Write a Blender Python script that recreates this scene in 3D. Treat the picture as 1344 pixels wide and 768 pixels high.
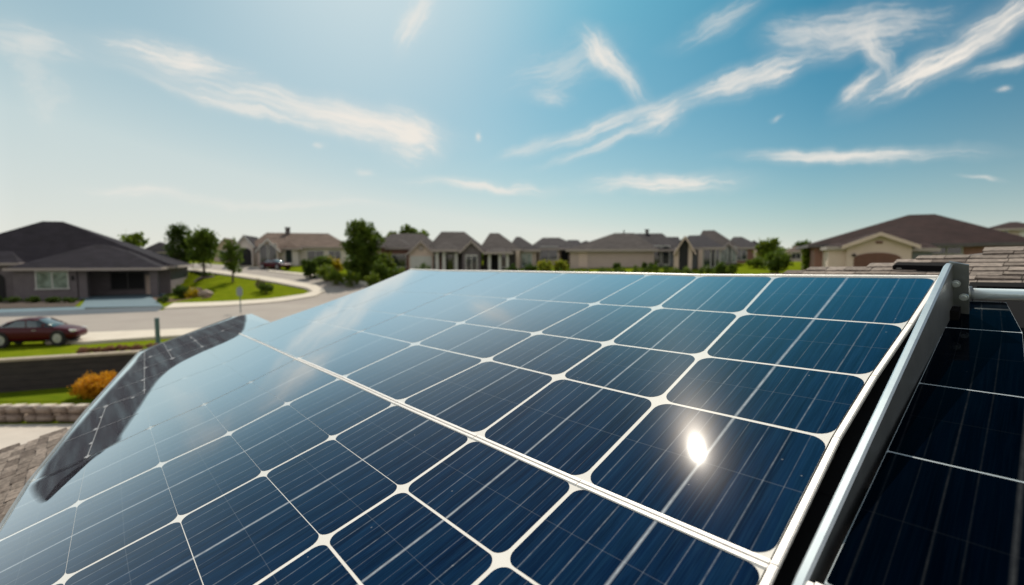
import bpy, bmesh, math, random
from math import radians as R_, sin, cos, pi, sqrt
from mathutils import Vector, Matrix
import numpy as np

for o in list(bpy.data.objects): bpy.data.objects.remove(o, do_unlink=True)
SC = bpy.context.scene
COL = SC.collection
random.seed(7)

# ------------------------------------------------------------------ camera
F = 640.0                        # focal length in pixels of a 1344 px wide picture
PITCH = math.atan(46 / F)
CAMZ = 4.2
CAM = Vector((0, 0, CAMZ))
cp_, sp_ = cos(PITCH), sin(PITCH)
def c2w(d):                      # camera axes (x right, y up, z forward) -> world
    return Vector((d[0], d[2] * cp_ + d[1] * sp_, -d[2] * sp_ + d[1] * cp_))
def ray(px, py): return c2w((px - 672, 384 - py, F))
cam_d = bpy.data.cameras.new('camera')
cam = bpy.data.objects.new('camera', cam_d); COL.objects.link(cam)
cam.location = CAM
cam.rotation_euler = (pi / 2 - PITCH, 0, 0)
cam_d.sensor_width = 36; cam_d.lens = 36 * F / 1344
cam_d.clip_start = .02; cam_d.clip_end = 6000
cam_d.dof.use_dof = True; cam_d.dof.focus_distance = 1.0; cam_d.dof.aperture_fstop = 2.6
SC.camera = cam
SC.render.resolution_x = 1024; SC.render.resolution_y = 585
SC.render.engine = 'CYCLES'

# ------------------------------------------------------------------ sun and sky
SUN_EL, SUN_AZ = 48.1, 5.8       # azimuth measured from +Y towards +X
sd = Vector((sin(R_(SUN_AZ)) * cos(R_(SUN_EL)), cos(R_(SUN_AZ)) * cos(R_(SUN_EL)), sin(R_(SUN_EL))))
sl = bpy.data.lights.new('sun', 'SUN'); sl.energy = 4.6; sl.angle = R_(.53); sl.color = (1, .90, .76)
so = bpy.data.objects.new('sun', sl); COL.objects.link(so)
so.rotation_euler = sd.to_track_quat('Z', 'Y').to_euler(); so.location = (0, 0, 30)

W = bpy.data.worlds.new('World'); SC.world = W; W.use_nodes = True
wt = W.node_tree; wn = wt.nodes; wl = wt.links; wn.clear()
def nd(t, **k):
    n = wn.new(t)
    for a, b in k.items(): setattr(n, a, b)
    return n
def wmath(op, a, b=None, c=None, clamp=False):
    n = nd('ShaderNodeMath', operation=op, use_clamp=clamp)
    for i, v in enumerate((a, b, c)):
        if v is None: continue
        if isinstance(v, (int, float)): n.inputs[i].default_value = v
        else: wl.new(v, n.inputs[i])
    return n.outputs[0]
def wmix(f, a, b):
    n = nd('ShaderNodeMix', data_type='RGBA')
    for s, v in ((n.inputs[0], f), (n.inputs[6], a), (n.inputs[7], b)):
        if isinstance(v, (int, float)): s.default_value = v
        elif isinstance(v, tuple): s.default_value = (*v, 1)
        else: wl.new(v, s)
    return n.outputs[2]
tc = nd('ShaderNodeTexCoord')
sky = nd('ShaderNodeTexSky', sky_type='NISHITA', sun_disc=False)
sky.sun_elevation = R_(SUN_EL); sky.sun_rotation = R_(SUN_AZ)
sky.air_density = 1.0; sky.dust_density = 1.2; sky.ozone_density = 2.0; sky.altitude = 100
sep = nd('ShaderNodeSeparateXYZ'); wl.new(tc.outputs['Generated'], sep.inputs[0])
az = wmath('ARCTAN2', sep.outputs[0], sep.outputs[1])
el = wmath('ARCSINE', sep.outputs[2])
elp = wmath('MAXIMUM', el, 0.0)
# deep teal sky, whitening towards the horizon and towards the hazy left
tint = nd('ShaderNodeMix', data_type='RGBA', blend_type='MULTIPLY'); tint.inputs[0].default_value = 1
wl.new(sky.outputs[0], tint.inputs[6])
fwd = wmath('MULTIPLY_ADD', sep.outputs[1], 2.2, .45, clamp=True)      # deep blue ahead; unseen sky behind made paler and warmer to light walls
wl.new(wmix(fwd, (1.05, .95, .82), (.17, .64, .71)), tint.inputs[7])
hz = wmath('POWER', 2.718, wmath('MULTIPLY', elp, -7.6))
left = wmath('MULTIPLY_ADD', az, -.76, .42, clamp=True)
top_fade = wmath('POWER', 2.718, wmath('MULTIPLY', elp, -1.1))
hazef = wmath('ADD', hz, wmath('MULTIPLY', left, top_fade), clamp=True)
hazecol = wmix(wmath('POWER', 2.718, wmath('MULTIPLY', elp, -3.8)), (4.0, 6.2, 6.9), (8.7, 8.2, 7.3))
deep = wmath('MULTIPLY_ADD', az, 1.15, .05, clamp=True)            # clearer, deeper air toward the right
dk = nd('ShaderNodeMix', data_type='RGBA', blend_type='MULTIPLY'); wl.new(deep, dk.inputs[0]); wl.new(tint.outputs[2], dk.inputs[6]); dk.inputs[7].default_value = (.2, .60, .66, 1)
skyc = wmix(wmath('MULTIPLY', hazef, .9), dk.outputs[2], hazecol)
# unseen glow added low on the left to brighten the panel reflections
farl = wmath('MULTIPLY', wmath('MULTIPLY_ADD', az, -2.6, -2.05, clamp=True), wmath('POWER', 2.718, wmath('MULTIPLY', elp, -1.6)))
skyc = wmix(wmath('MULTIPLY', farl, .9), skyc, (12.0, 12.4, 12.4))
# warm glow added to the unseen sky behind the viewer, lighting house fronts
back = wmath('MULTIPLY', wmath('MULTIPLY', wmath('SUBTRACT', 1.0, fwd), .75), wmath('POWER', 2.718, wmath('MULTIPLY', elp, -1.1)))
skyc = wmix(back, skyc, (9.6, 8.5, 8.0))
# soft bright veil high up, just left of the sun
dist = wmath('SQRT', wmath('ADD', wmath('POWER', wmath('ADD', az, .28), 2.0), wmath('POWER', wmath('SUBTRACT', el, .60), 2.0)))
veil = nd('ShaderNodeMapRange', interpolation_type='SMOOTHERSTEP'); wl.new(dist, veil.inputs[0])
veil.inputs[1].default_value = 0; veil.inputs[2].default_value = .58; veil.inputs[3].default_value = .85; veil.inputs[4].default_value = 0
skyc = wmix(veil.outputs[0], skyc, (6.6, 7.6, 7.8))

comb = nd('ShaderNodeCombineXYZ'); wl.new(az, comb.inputs[0]); wl.new(el, comb.inputs[1])
wz = nd('ShaderNodeTexNoise'); wz.inputs['Scale'].default_value = 6; wz.inputs['Detail'].default_value = 3
wl.new(comb.outputs[0], wz.inputs['Vector'])
vs = nd('ShaderNodeVectorMath', operation='SUBTRACT'); wl.new(wz.outputs['Color'], vs.inputs[0]); vs.inputs[1].default_value = (.5, .5, .5)
vm = nd('ShaderNodeVectorMath', operation='MULTIPLY_ADD'); wl.new(vs.outputs[0], vm.inputs[0]); vm.inputs[1].default_value = (.075, .045, 0)
w2 = nd('ShaderNodeTexNoise'); w2.inputs['Scale'].default_value = 22; w2.inputs['Detail'].default_value = 4; wl.new(comb.outputs[0], w2.inputs['Vector'])
v2 = nd('ShaderNodeVectorMath', operation='SUBTRACT'); wl.new(w2.outputs['Color'], v2.inputs[0]); v2.inputs[1].default_value = (.5, .5, .5)
v3 = nd('ShaderNodeVectorMath', operation='MULTIPLY_ADD'); wl.new(v2.outputs[0], v3.inputs[0]); v3.inputs[1].default_value = (.035, .022, 0); wl.new(comb.outputs[0], v3.inputs[2])
wl.new(v3.outputs[0], vm.inputs[2])
def azel(px, py):
    d = ray(px, py).normalized(); return math.atan2(d.x, d.y), math.asin(d.z)
# cirrus: (px, py, half length, half width, angle, strength)
CL = [(235,76,95,22,-9,.75),(395,142,190,24,-12,.62),(480,165,80,26,-12,.8),(535,180,48,34,-20,.85),(330,145,150,8,-15,.6),(548,25,48,18,62,.6),
 (790,68,45,20,-40,.75),(815,90,55,18,-55,.65),(740,85,80,30,22,.35),(790,165,125,13,22,.6),(872,150,42,20,25,.75),(800,185,100,8,24,.55),
 (975,108,110,20,18,.75),(1130,42,135,34,12,.55),(1050,50,60,26,0,.4),(1150,68,50,18,-62,.6),(1125,120,40,13,40,.75),(1235,78,160,22,32,.92),(1310,20,70,26,35,.8),
 (1315,82,55,10,16,.7),(1110,208,170,11,1,.8),(1050,206,70,6,-4,.45),(865,241,110,13,3,.85),(640,246,95,8,-4,.7),(195,252,75,11,-3,.45),
 (40,55,75,22,-20,.4),(50,105,28,75,5,.22),(940,30,70,18,26,.4),(1290,237,32,3.5,0,.5),(1302,116,13,5,8,.5),(720,127,28,13,0,.35),
 (1008,159,12,5,30,.35),(420,194,10,5,0,.4),(478,226,15,6,0,.35),(626,178,7,7,0,.6),(690,195,45,9,22,.35),(360,265,160,8,0,.3)]
acc = None
for k, (px, py, L, Wd, ang, st) in enumerate(CL):
    a = R_(ang); c0 = Vector(azel(px, py))
    e = Vector(azel(px + L * cos(a), py - L * sin(a))) - c0
    g = Vector(azel(px + Wd * sin(a), py + Wd * cos(a))) - c0
    mp = nd('ShaderNodeMapping', vector_type='TEXTURE')
    mp.inputs['Location'].default_value = (c0.x, c0.y, 0)
    mp.inputs['Rotation'].default_value = (0, 0, math.atan2(e.y, e.x))
    mp.inputs['Scale'].default_value = (e.length, g.length, 1)
    wl.new(vm.outputs[0], mp.inputs[0])
    ln = nd('ShaderNodeVectorMath', operation='LENGTH'); wl.new(mp.outputs[0], ln.inputs[0])
    mr = nd('ShaderNodeMapRange', interpolation_type='SMOOTHSTEP'); wl.new(ln.outputs['Value'], mr.inputs[0])
    mr.inputs[1].default_value = .55; mr.inputs[2].default_value = 1.55; mr.inputs[3].default_value = 1; mr.inputs[4].default_value = 0
    m2 = nd('ShaderNodeMapping'); wl.new(mp.outputs[0], m2.inputs[0])
    asp = max(1.0, L / Wd)
    m2.inputs['Scale'].default_value = (.75 * min(1.6, max(1, L / 70)), 2.3, 1); m2.inputs['Location'].default_value = (k * 3.7, k * 1.3, 0)
    nz = nd('ShaderNodeTexNoise'); nz.inputs['Scale'].default_value = 1.3; nz.inputs['Detail'].default_value = 8; nz.inputs['Roughness'].default_value = .7
    nz.inputs['Distortion'].default_value = .25
    wl.new(m2.outputs[0], nz.inputs['Vector'])
    mr2 = nd('ShaderNodeMapRange', interpolation_type='SMOOTHSTEP'); wl.new(nz.outputs[0], mr2.inputs[0])
    mr2.inputs[1].default_value = .32; mr2.inputs[2].default_value = .62; mr2.inputs[3].default_value = .22; mr2.inputs[4].default_value = 1
    m3 = nd('ShaderNodeMapping'); wl.new(mp.outputs[0], m3.inputs[0]); m3.inputs['Scale'].default_value = (1.6 * max(1, L / 70), 7.0, 1); m3.inputs['Location'].default_value = (k * 1.9, k * 5.1, 0)
    n3 = nd('ShaderNodeTexNoise'); n3.inputs['Scale'].default_value = 1.2; n3.inputs['Detail'].default_value = 6; n3.inputs['Roughness'].default_value = .7; wl.new(m3.outputs[0], n3.inputs['Vector'])
    nmix = wmath('ADD', wmath('MULTIPLY', nz.outputs[0], .66), wmath('MULTIPLY', n3.outputs[0], .34))
    core = wmath('SUBTRACT', 1.0, ln.outputs['Value'])
    val = wmath('MULTIPLY_ADD', wmath('SUBTRACT', nmix, .5), 4.4, wmath('MULTIPLY_ADD', core, 1.25, .10))
    sm_ = nd('ShaderNodeMapRange', interpolation_type='SMOOTHSTEP'); wl.new(val, sm_.inputs[0]); sm_.inputs[1].default_value = 0; sm_.inputs[2].default_value = 1.5
    v = wmath('MULTIPLY', wmath('MULTIPLY', mr.outputs[0], wmath('MULTIPLY_ADD', sm_.outputs[0], .86, .14)), st * 1.15)
    acc = v if acc is None else wmath('SUBTRACT', wmath('ADD', acc, v), wmath('MULTIPLY', acc, v, clamp=True))
cloudf = wmath('MULTIPLY', acc, 1.0, clamp=True)
final = wmix(cloudf, skyc, (8.7, 8.2, 7.5))
bg = nd('ShaderNodeBackground'); bg.inputs[1].default_value = .1; wl.new(final, bg.inputs[0])
wo = nd('ShaderNodeOutputWorld'); wl.new(bg.outputs[0], wo.inputs[0])
W.cycles.sampling_method = 'MANUAL'; W.cycles.sample_map_resolution = 512

SC.view_settings.view_transform = 'Standard'; SC.view_settings.look = 'None'
SC.view_settings.exposure = 0; SC.view_settings.gamma = 1

# ------------------------------------------------------------------ materials
def mat(name, col, rough=.7, var=None, vscale=4, bump=0, bscale=30, coat=0, coat_r=.03, metal=0, spec=.5, stretch=(1, 1, 1), detail=6, coords='Object', trans=0):
    m = bpy.data.materials.new(name); m.use_nodes = True; t = m.node_tree; b = t.nodes['Principled BSDF']
    b.inputs['Base Color'].default_value = (*col, 1); b.inputs['Roughness'].default_value = rough
    b.inputs['Metallic'].default_value = metal; b.inputs['Specular IOR Level'].default_value = spec
    b.inputs['Coat Weight'].default_value = coat; b.inputs['Coat Roughness'].default_value = coat_r
    if trans: b.inputs['Transmission Weight'].default_value = trans
    c = t.nodes.new('ShaderNodeTexCoord'); mp = t.nodes.new('ShaderNodeMapping'); mp.inputs['Scale'].default_value = stretch
    t.links.new(c.outputs[coords], mp.inputs[0])
    if var:
        n = t.nodes.new('ShaderNodeTexNoise'); n.inputs['Scale'].default_value = vscale; n.inputs['Detail'].default_value = detail
        n.inputs['Roughness'].default_value = .6
        t.links.new(mp.outputs[0], n.inputs['Vector'])
        r = t.nodes.new('ShaderNodeMapRange'); t.links.new(n.outputs[0], r.inputs[0]); r.inputs[1].default_value = .3; r.inputs[2].default_value = .7
        x = t.nodes.new('ShaderNodeMix'); x.data_type = 'RGBA'; t.links.new(r.outputs[0], x.inputs[0])
        x.inputs[6].default_value = (*col, 1); x.inputs[7].default_value = (*var, 1)
        t.links.new(x.outputs[2], b.inputs['Base Color'])
    if bump:
        n2 = t.nodes.new('ShaderNodeTexNoise'); n2.inputs['Scale'].default_value = bscale; n2.inputs['Detail'].default_value = 5
        t.links.new(mp.outputs[0], n2.inputs['Vector'])
        bm_ = t.nodes.new('ShaderNodeBump'); bm_.inputs['Strength'].default_value = bump; bm_.inputs['Distance'].default_value = .02
        t.links.new(n2.outputs[0], bm_.inputs['Height']); t.links.new(bm_.outputs[0], b.inputs['Normal'])
    return m

def roof_mat(name, c1, c2):                      # asphalt shingles in courses
    m = bpy.data.materials.new(name); m.use_nodes = True; t = m.node_tree; b = t.nodes['Principled BSDF']; b.inputs['Roughness'].default_value = .9; b.inputs['Specular IOR Level'].default_value = .12
    c = t.nodes.new('ShaderNodeTexCoord'); sx = t.nodes.new('ShaderNodeSeparateXYZ'); t.links.new(c.outputs['Object'], sx.inputs[0])
    ad = t.nodes.new('ShaderNodeMath'); ad.operation = 'ADD'; t.links.new(sx.outputs[0], ad.inputs[0]); t.links.new(sx.outputs[1], ad.inputs[1])
    mz = t.nodes.new('ShaderNodeMath'); mz.operation = 'MULTIPLY'; t.links.new(sx.outputs[2], mz.inputs[0]); mz.inputs[1].default_value = 2.6
    cb = t.nodes.new('ShaderNodeCombineXYZ'); t.links.new(ad.outputs[0], cb.inputs[0]); t.links.new(mz.outputs[0], cb.inputs[1])
    br = t.nodes.new('ShaderNodeTexBrick'); t.links.new(cb.outputs[0], br.inputs[0])
    br.inputs['Scale'].default_value = 1; br.inputs['Brick Width'].default_value = .9; br.inputs['Row Height'].default_value = .32
    br.inputs['Mortar Size'].default_value = .018; br.inputs['Bias'].default_value = 0
    br.inputs['Color1'].default_value = (*c1, 1); br.inputs['Color2'].default_value = (*c2, 1)
    br.inputs['Mortar'].default_value = (c1[0] * .55, c1[1] * .55, c1[2] * .55, 1)
    n = t.nodes.new('ShaderNodeTexNoise'); n.inputs['Scale'].default_value = 1.2; n.inputs['Detail'].default_value = 7; t.links.new(c.outputs['Object'], n.inputs['Vector'])
    hs = t.nodes.new('ShaderNodeMapRange'); t.links.new(n.outputs[0], hs.inputs[0]); hs.inputs[1].default_value = .3; hs.inputs[2].default_value = .7; hs.inputs[3].default_value = .75; hs.inputs[4].default_value = 1.2
    x = t.nodes.new('ShaderNodeVectorMath'); x.operation = 'SCALE'; t.links.new(br.outputs[0], x.inputs[0]); t.links.new(hs.outputs[0], x.inputs['Scale'])
    t.links.new(x.outputs[0], b.inputs['Base Color'])
    bp = t.nodes.new('ShaderNodeBump'); bp.inputs['Strength'].default_value = .6; bp.inputs['Distance'].default_value = .03
    t.links.new(br.outputs['Fac'], bp.inputs['Height']); bp.invert = True; t.links.new(bp.outputs[0], b.inputs['Normal'])
    return m

def leaf_mat(name, c1, c2, scale=1.2):
    m = bpy.data.materials.new(name); m.use_nodes = True; t = m.node_tree; b = t.nodes['Principled BSDF']
    b.inputs['Roughness'].default_value = .6; b.inputs['Specular IOR Level'].default_value = .25
    c = t.nodes.new('ShaderNodeTexCoord'); n = t.nodes.new('ShaderNodeTexNoise'); n.inputs['Scale'].default_value = scale; n.inputs['Detail'].default_value = 4
    t.links.new(c.outputs['Object'], n.inputs['Vector'])
    r = t.nodes.new('ShaderNodeMapRange'); t.links.new(n.outputs[0], r.inputs[0]); r.inputs[1].default_value = .35; r.inputs[2].default_value = .65
    x = t.nodes.new('ShaderNodeMix'); x.data_type = 'RGBA'; t.links.new(r.outputs[0], x.inputs[0]); x.inputs[6].default_value = (*c1, 1); x.inputs[7].default_value = (*c2, 1)
    t.links.new(x.outputs[2], b.inputs['Base Color'])
    tr = t.nodes.new('ShaderNodeBsdfTranslucent'); t.links.new(x.outputs[2], tr.inputs[0])
    ms = t.nodes.new('ShaderNodeMixShader'); ms.inputs[0].default_value = .5
    t.links.new(b.outputs[0], ms.inputs[1]); t.links.new(tr.outputs[0], ms.inputs[2])
    t.links.new(ms.outputs[0], t.nodes['Material Output'].inputs[0])
    return m

M = {}
M['grass'] = mat('grass', (.105, .145, .007), .95, (.160, .19, .010), 1.3, .5, 14, spec=.0)
M['lower_grass'] = mat('lower_lawn', (.075, .12, .007), .95, (.13, .16, .010), 2, .5, 22, spec=.0)
M['road'] = mat('road', (.27, .235, .21), .9, (.32, .285, .25), .35, .3, 20)
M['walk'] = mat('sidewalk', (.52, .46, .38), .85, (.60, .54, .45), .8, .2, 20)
M['gutter_shaded'] = mat('gutter_shaded', (.045, .06, .075), .8, (.06, .08, .10), .8, .2, 20)  # dark colour holds the left house's shadow on the kerb band
M['drive_shaded'] = mat('driveway', (.095, .15, .185), .85, (.12, .18, .21), .8, .2, 20)  # blue-grey puts the left house's cast shadow into the colour
M['patio'] = mat('patio', (.44, .39, .34), .85, (.53, .47, .41), 1.5, .2, 20)
M['soil'] = mat('soil', (.035, .024, .018), .95, (.07, .045, .03), 2, .6, 18)
M['mulch'] = mat('mulch', (.16, .085, .055), .95, (.09, .05, .035), 2, .6, 18)
M['wallstone'] = mat('wallstone', (.030, .026, .026), .9, (.055, .045, .042), 2, .8, 6, stretch=(1, 1, 3))
M['coping'] = mat('coping', (.34, .28, .22), .8, (.42, .35, .27), 3, .3, 20)
M['stone'] = mat('stone', (.20, .15, .12), .85, (.32, .25, .20), 5, .6, 18)
M['stone_top'] = mat('stone_top', (.46, .39, .33), .85, (.56, .49, .42), 6, .5, 25)
M['white'] = mat('white_trim', (.55, .55, .52), .6, (.48, .48, .46), 2)
M['fascia'] = mat('fascia', (.36, .31, .29), .7)
M['glass'] = mat('window_glass', (.02, .03, .035), .05, spec=.9)
M['curtain'] = mat('curtain_glass', (.30, .38, .36), .12, (.04, .06, .06), 1.5, spec=.8)
M['dark'] = mat('dark_opening', (.012, .012, .014), .8)
M['door_brown'] = mat('brown_door', (.11, .045, .03), .6, (.14, .06, .04), 3)
M['bark'] = mat('bark', (.07, .05, .035), .9, (.11, .08, .06), 8, .8, 30, stretch=(1, 1, .3))
M['w_grey'] = mat('wall_grey', (.125, .108, .116), .85, (.16, .14, .148), 2, .3, 12)
M['w_tan'] = mat('wall_tan', (.46, .375, .335), .85, (.41, .335, .30), 1, .2, 30)
M['w_cream'] = mat('wall_cream', (.54, .43, .37), .85, (.60, .48, .41), 1, .2, 30)
M['w_white'] = mat('wall_white', (.66, .60, .55), .85, (.72, .67, .62), 1, .2, 30)
M['w_brick'] = mat('wall_brick', (.22, .115, .09), .85, (.29, .155, .125), 3, .4, 14)
M['w_dark'] = mat('wall_dark', (.085, .078, .08), .85, (.115, .105, .105), 2, .3, 14)
M['w_blue'] = mat('wall_slate_blue', (.16, .18, .20), .85, (.2, .22, .24), 2, .3, 14)
M['r_dark'] = roof_mat('roof_charcoal', (.016, .014, .021), (.024, .021, .029))
M['r_brown'] = roof_mat('roof_brown', (.044, .037, .037), (.062, .052, .051))
M['r_tan'] = roof_mat('roof_tan', (.13, .095, .078), (.17, .125, .10))
M['r_slate'] = roof_mat('roof_slate', (.028, .025, .030), (.042, .037, .043))
M['r_deep'] = roof_mat('roof_deep_brown', (.028, .015, .015), (.04, .021, .020))
M['l_green'] = leaf_mat('leaf_green', (.055, .10, .010), (.125, .18, .018))
M['l_dark'] = leaf_mat('leaf_dark', (.036, .072, .010), (.080, .125, .014))
M['l_light'] = leaf_mat('leaf_light', (.085, .14, .010), (.17, .22, .018))
M['l_yellow'] = leaf_mat('leaf_yellow', (.20, .24, .02), (.34, .32, .03))
M['l_orange'] = leaf_mat('leaf_orange', (.52, .22, .008), (.70, .36, .02), 5)
M['l_gold'] = leaf_mat('leaf_gold', (.52, .34, .01), (.26, .26, .02), 2)
M['l_rust'] = leaf_mat('leaf_rust', (.20, .09, .06), (.30, .16, .10), 3)
M['l_dry'] = leaf_mat('leaf_dry', (.16, .15, .06), (.26, .24, .12), 3)

# ------------------------------------------------------------------ helpers
def tag(o, label=None, cat=None, group=None, kind=None):
    if label: o['label'] = label
    if cat: o['category'] = cat
    if group: o['group'] = group
    if kind: o['kind'] = kind
    return o
def thing(name, label, cat, loc=(0, 0, 0), rz=0, group=None):
    o = bpy.data.objects.new(name, None); COL.objects.link(o); o.location = loc; o.rotation_euler = (0, 0, rz)
    o.empty_display_size = .2
    return tag(o, label, cat, group)
def mesh_obj(name, verts, faces, m, parent=None, smooth=False):
    me = bpy.data.meshes.new(name); me.from_pydata([tuple(v) for v in verts], [], faces); me.update()
    ms = m if isinstance(m, (list, tuple)) else [m]
    for q in ms: me.materials.append(q)
    if smooth:
        for p in me.polygons: p.use_smooth = True
    o = bpy.data.objects.new(name, me); COL.objects.link(o)
    if parent: o.parent = parent
    return o
def bm_obj(name, bm, m, parent=None, smooth=False, fix=True):
    if fix: bmesh.ops.recalc_face_normals(bm, faces=bm.faces)
    me = bpy.data.meshes.new(name); bm.to_mesh(me); bm.free()
    ms = m if isinstance(m, (list, tuple)) else [m]
    for q in ms: me.materials.append(q)
    if smooth:
        for p in me.polygons: p.use_smooth = True
    o = bpy.data.objects.new(name, me); COL.objects.link(o)
    if parent: o.parent = parent
    return o
def bx(bm, x0, x1, y0, y1, z0, z1, mi=0):
    v = [bm.verts.new(p) for p in ((x0, y0, z0), (x1, y0, z0), (x1, y1, z0), (x0, y1, z0), (x0, y0, z1), (x1, y0, z1), (x1, y1, z1), (x0, y1, z1))]
    for f in ((0, 3, 2, 1), (4, 5, 6, 7), (0, 1, 5, 4), (1, 2, 6, 5), (2, 3, 7, 6), (3, 0, 4, 7)):
        q = bm.faces.new([v[i] for i in f]); q.material_index = mi
    return v
def box_obj(name, x0, x1, y0, y1, z0, z1, m, parent=None, bevel=0):
    bm = bmesh.new(); bx(bm, x0, x1, y0, y1, z0, z1)
    if bevel: bmesh.ops.bevel(bm, geom=list(bm.edges), offset=bevel, segments=2, affect='EDGES')
    return bm_obj(name, bm, m, parent)
def tube(bm, p0, p1, r0, r1=None, n=8, cap=True):
    p0, p1 = Vector(p0), Vector(p1); r1 = r0 if r1 is None else r1
    d = (p1 - p0).normalized(); a = d.orthogonal().normalized(); b = d.cross(a)
    A = [bm.verts.new(p0 + (a * cos(2 * pi * i / n) + b * sin(2 * pi * i / n)) * r0) for i in range(n)]
    B = [bm.verts.new(p1 + (a * cos(2 * pi * i / n) + b * sin(2 * pi * i / n)) * r1) for i in range(n)]
    for i in range(n): bm.faces.new((A[i], A[(i + 1) % n], B[(i + 1) % n], B[i]))
    if cap: bm.faces.new(A[::-1]); bm.faces.new(B)
def copy_tree(o, parent=None):
    c = o.copy(); COL.objects.link(c)
    if parent: c.parent = parent
    for ch in list(o.children): copy_tree(ch, c)
    return c

# ------------------------------------------------------------------ terrain
def sm(a, b, x): t = min(1, max(0, (x - a) / (b - a))); return t
def L(x):                                        # line of the retaining wall
    return 19.6 + .42 * (min(max(x, -40), -10) + 20.6)
LOW = -1.25
def H(x, y):
    if y < L(x): return LOW
    s = 44 - 18 * sm(-12, 14, x) + 16 * sm(.640, .695, -x / max(y, 1))
    t = min(1, max(0, (y - s) / 38)); t = t * t * 1.07 / (t + .07); return 3.3 * (1 - (1 - t) ** 2)
def gp(px, py, dmax=220):                        # where the line of sight meets the ground
    d = ray(px, py); D = 6.0; prev = D
    while D < dmax:
        p = CAM + d * (D / d.y)
        if p.z <= H(p.x, p.y): break
        prev = D; D += .5
    a, b = prev, D
    for _ in range(30):
        c = (a + b) / 2; p = CAM + d * (c / d.y)
        if p.z <= H(p.x, p.y): b = c
        else: a = c
    p = CAM + d * (b / d.y); return Vector((p.x, p.y, H(p.x, p.y + 1e-4)))
def at(px, py, D): d = ray(px, py); return CAM + d * (D / d.y)

xs = [-3000, -1200, -500, -250, -160] + [-120 + 2 * i for i in range(121)] + [160, 250, 500, 1200, 3000]
ks = [-1500, -300, -60, -30, -15, -6, -2, -.03, .03] + [2 * i for i in range(1, 60)] + [140, 180, 260, 500, 1200, 3500]
vs_ = []; fs_ = []
for j, k in enumerate(ks):
    for x in xs:
        y = L(x) + k; vs_.append((x, y, LOW if k < 0 else H(x, y)))
nx = len(xs)
for j in range(len(ks) - 1):
    for i in range(nx - 1): fs_.append((j * nx + i, j * nx + i + 1, (j + 1) * nx + i + 1, (j + 1) * nx + i))
g = mesh_obj('ground', vs_, fs_, M['grass']); tag(g, kind='structure')

def patch(name, pts, m, off, thick=0, low=False, kind='structure'):
    bm = bmesh.new()
    v = [bm.verts.new((p[0], p[1], 0)) for p in pts]; bm.faces.new(v)
    x0, x1 = min(p[0] for p in pts), max(p[0] for p in pts); y0, y1 = min(p[1] for p in pts), max(p[1] for p in pts)
    st = 1.5
    for ax, lo, hi in ((0, x0, x1), (1, y0, y1)):
        c = lo + st
        while c < hi:
            co = (c, 0, 0) if ax == 0 else (0, c, 0); no = (1, 0, 0) if ax == 0 else (0, 1, 0)
            bmesh.ops.bisect_plane(bm, geom=bm.verts[:] + bm.edges[:] + bm.faces[:], plane_co=co, plane_no=no); c += st
    bmesh.ops.triangulate(bm, faces=bm.faces[:])
    if thick:
        be = [e for e in bm.edges if len(e.link_faces) == 1]
        r = bmesh.ops.extrude_edge_only(bm, edges=be); nv = {q for q in r['geom'] if isinstance(q, bmesh.types.BMVert)}
    else: nv = set()
    for q in bm.verts:
        z = LOW if low else H(q.co.x, q.co.y)
        q.co.z = z + off - (thick if q in nv else 0)
    for f_ in bm.faces:
        if f_.normal.z < 0: f_.normal_flip()
    bm.normal_update()
    for f_ in bm.faces:
        if f_.normal.z < -.01: f_.normal_flip()
    o = bm_obj(name, bm, m, fix=False)
    if kind: tag(o, kind=kind)
    return o
def gpl(*pts): return [gp(a, b) for a, b in pts]

road = patch('road', gpl((-140,416),(60,412),(215,408),(228,401),(300,398.5),(355,395),(396,389),(408,384),(400,380),(362,372.5),(322,366),(292,361.5),(262,357.5),(240,355.5),
    (236,347.5),(300,349),(342,353),(352,357),(385,361),(420,364),(450,369),(480,376),(520,384),(600,392),(600,440),(330,440),(110,446),(-140,456)), M['road'], .06)
LAWN_IN = [(228,400),(300,397.5),(355,394),(398,388),(411,384),(402,379.5),(362,372),(322,365.5),(292,361),(262,357),(243,355)]
LAWN_OUT = [(215,407),(300,403),(370,397.5),(415,390),(427,383.5),(415,376),(372,368),(328,361.5),(295,357.5),(262,354),(243,352.5)]
patch('sidewalk', gpl(*LAWN_OUT, *LAWN_IN[::-1]), M['walk'], .16, .16)
patch('sidewalk', gpl((300,432),(110,440),(60,445),(60,452),(115,452),(200,446),(330,438)), M['walk'], .15, .15)
patch('sidewalk', gpl((352,357.5),(388,361.5),(420,364.5),(450,369.5),(478,376),(492,374),(455,367),(418,361.5),(380,358.5),(352,356)), M['walk'], .15, .15)
patch('driveway', gpl((104,405.5),(214,403),(196,388.8),(116,390)), M['drive_shaded'], .08)
patch('gutter_shaded', gpl((-150,420),(60,416),(206,410),(216,403.5),(112,406.5),(-60,411),(-150,412)), M['gutter_shaded'], .075)
patch('path_shaded', gpl((-60,414),(112,408),(110,404),(-60,409)), M['drive_shaded'], .09)  # band in the driveway colour, continuing the painted house shadow
patch('driveway', gpl((302,352),(345,356),(372,356),(340,350)), M['walk'], .05)
patch('garden_bed', gpl((-120,409),(98,403),(112,390),(60,392),(-120,398)), M['soil'], .04)
patch('garden_bed', gpl((196,392),(214,397),(262,394),(278,390),(262,378),(238,373),(226,380)), M['mulch'], .04)
lp = lambda a, b: (lambda d: CAM + d * ((CAMZ - LOW) / -d.z))(ray(a, b))
patch('patio', [lp(-260, 560), lp(60, 558), lp(220, 556), lp(420, 640), lp(-700, 700)], M['patio'], .03, low=True)
patch('lawn', [lp(-260, 528), lp(260, 528), lp(260, 506), lp(60, 508), lp(-260, 524)], M['lower_grass'], .02, low=True)

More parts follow.
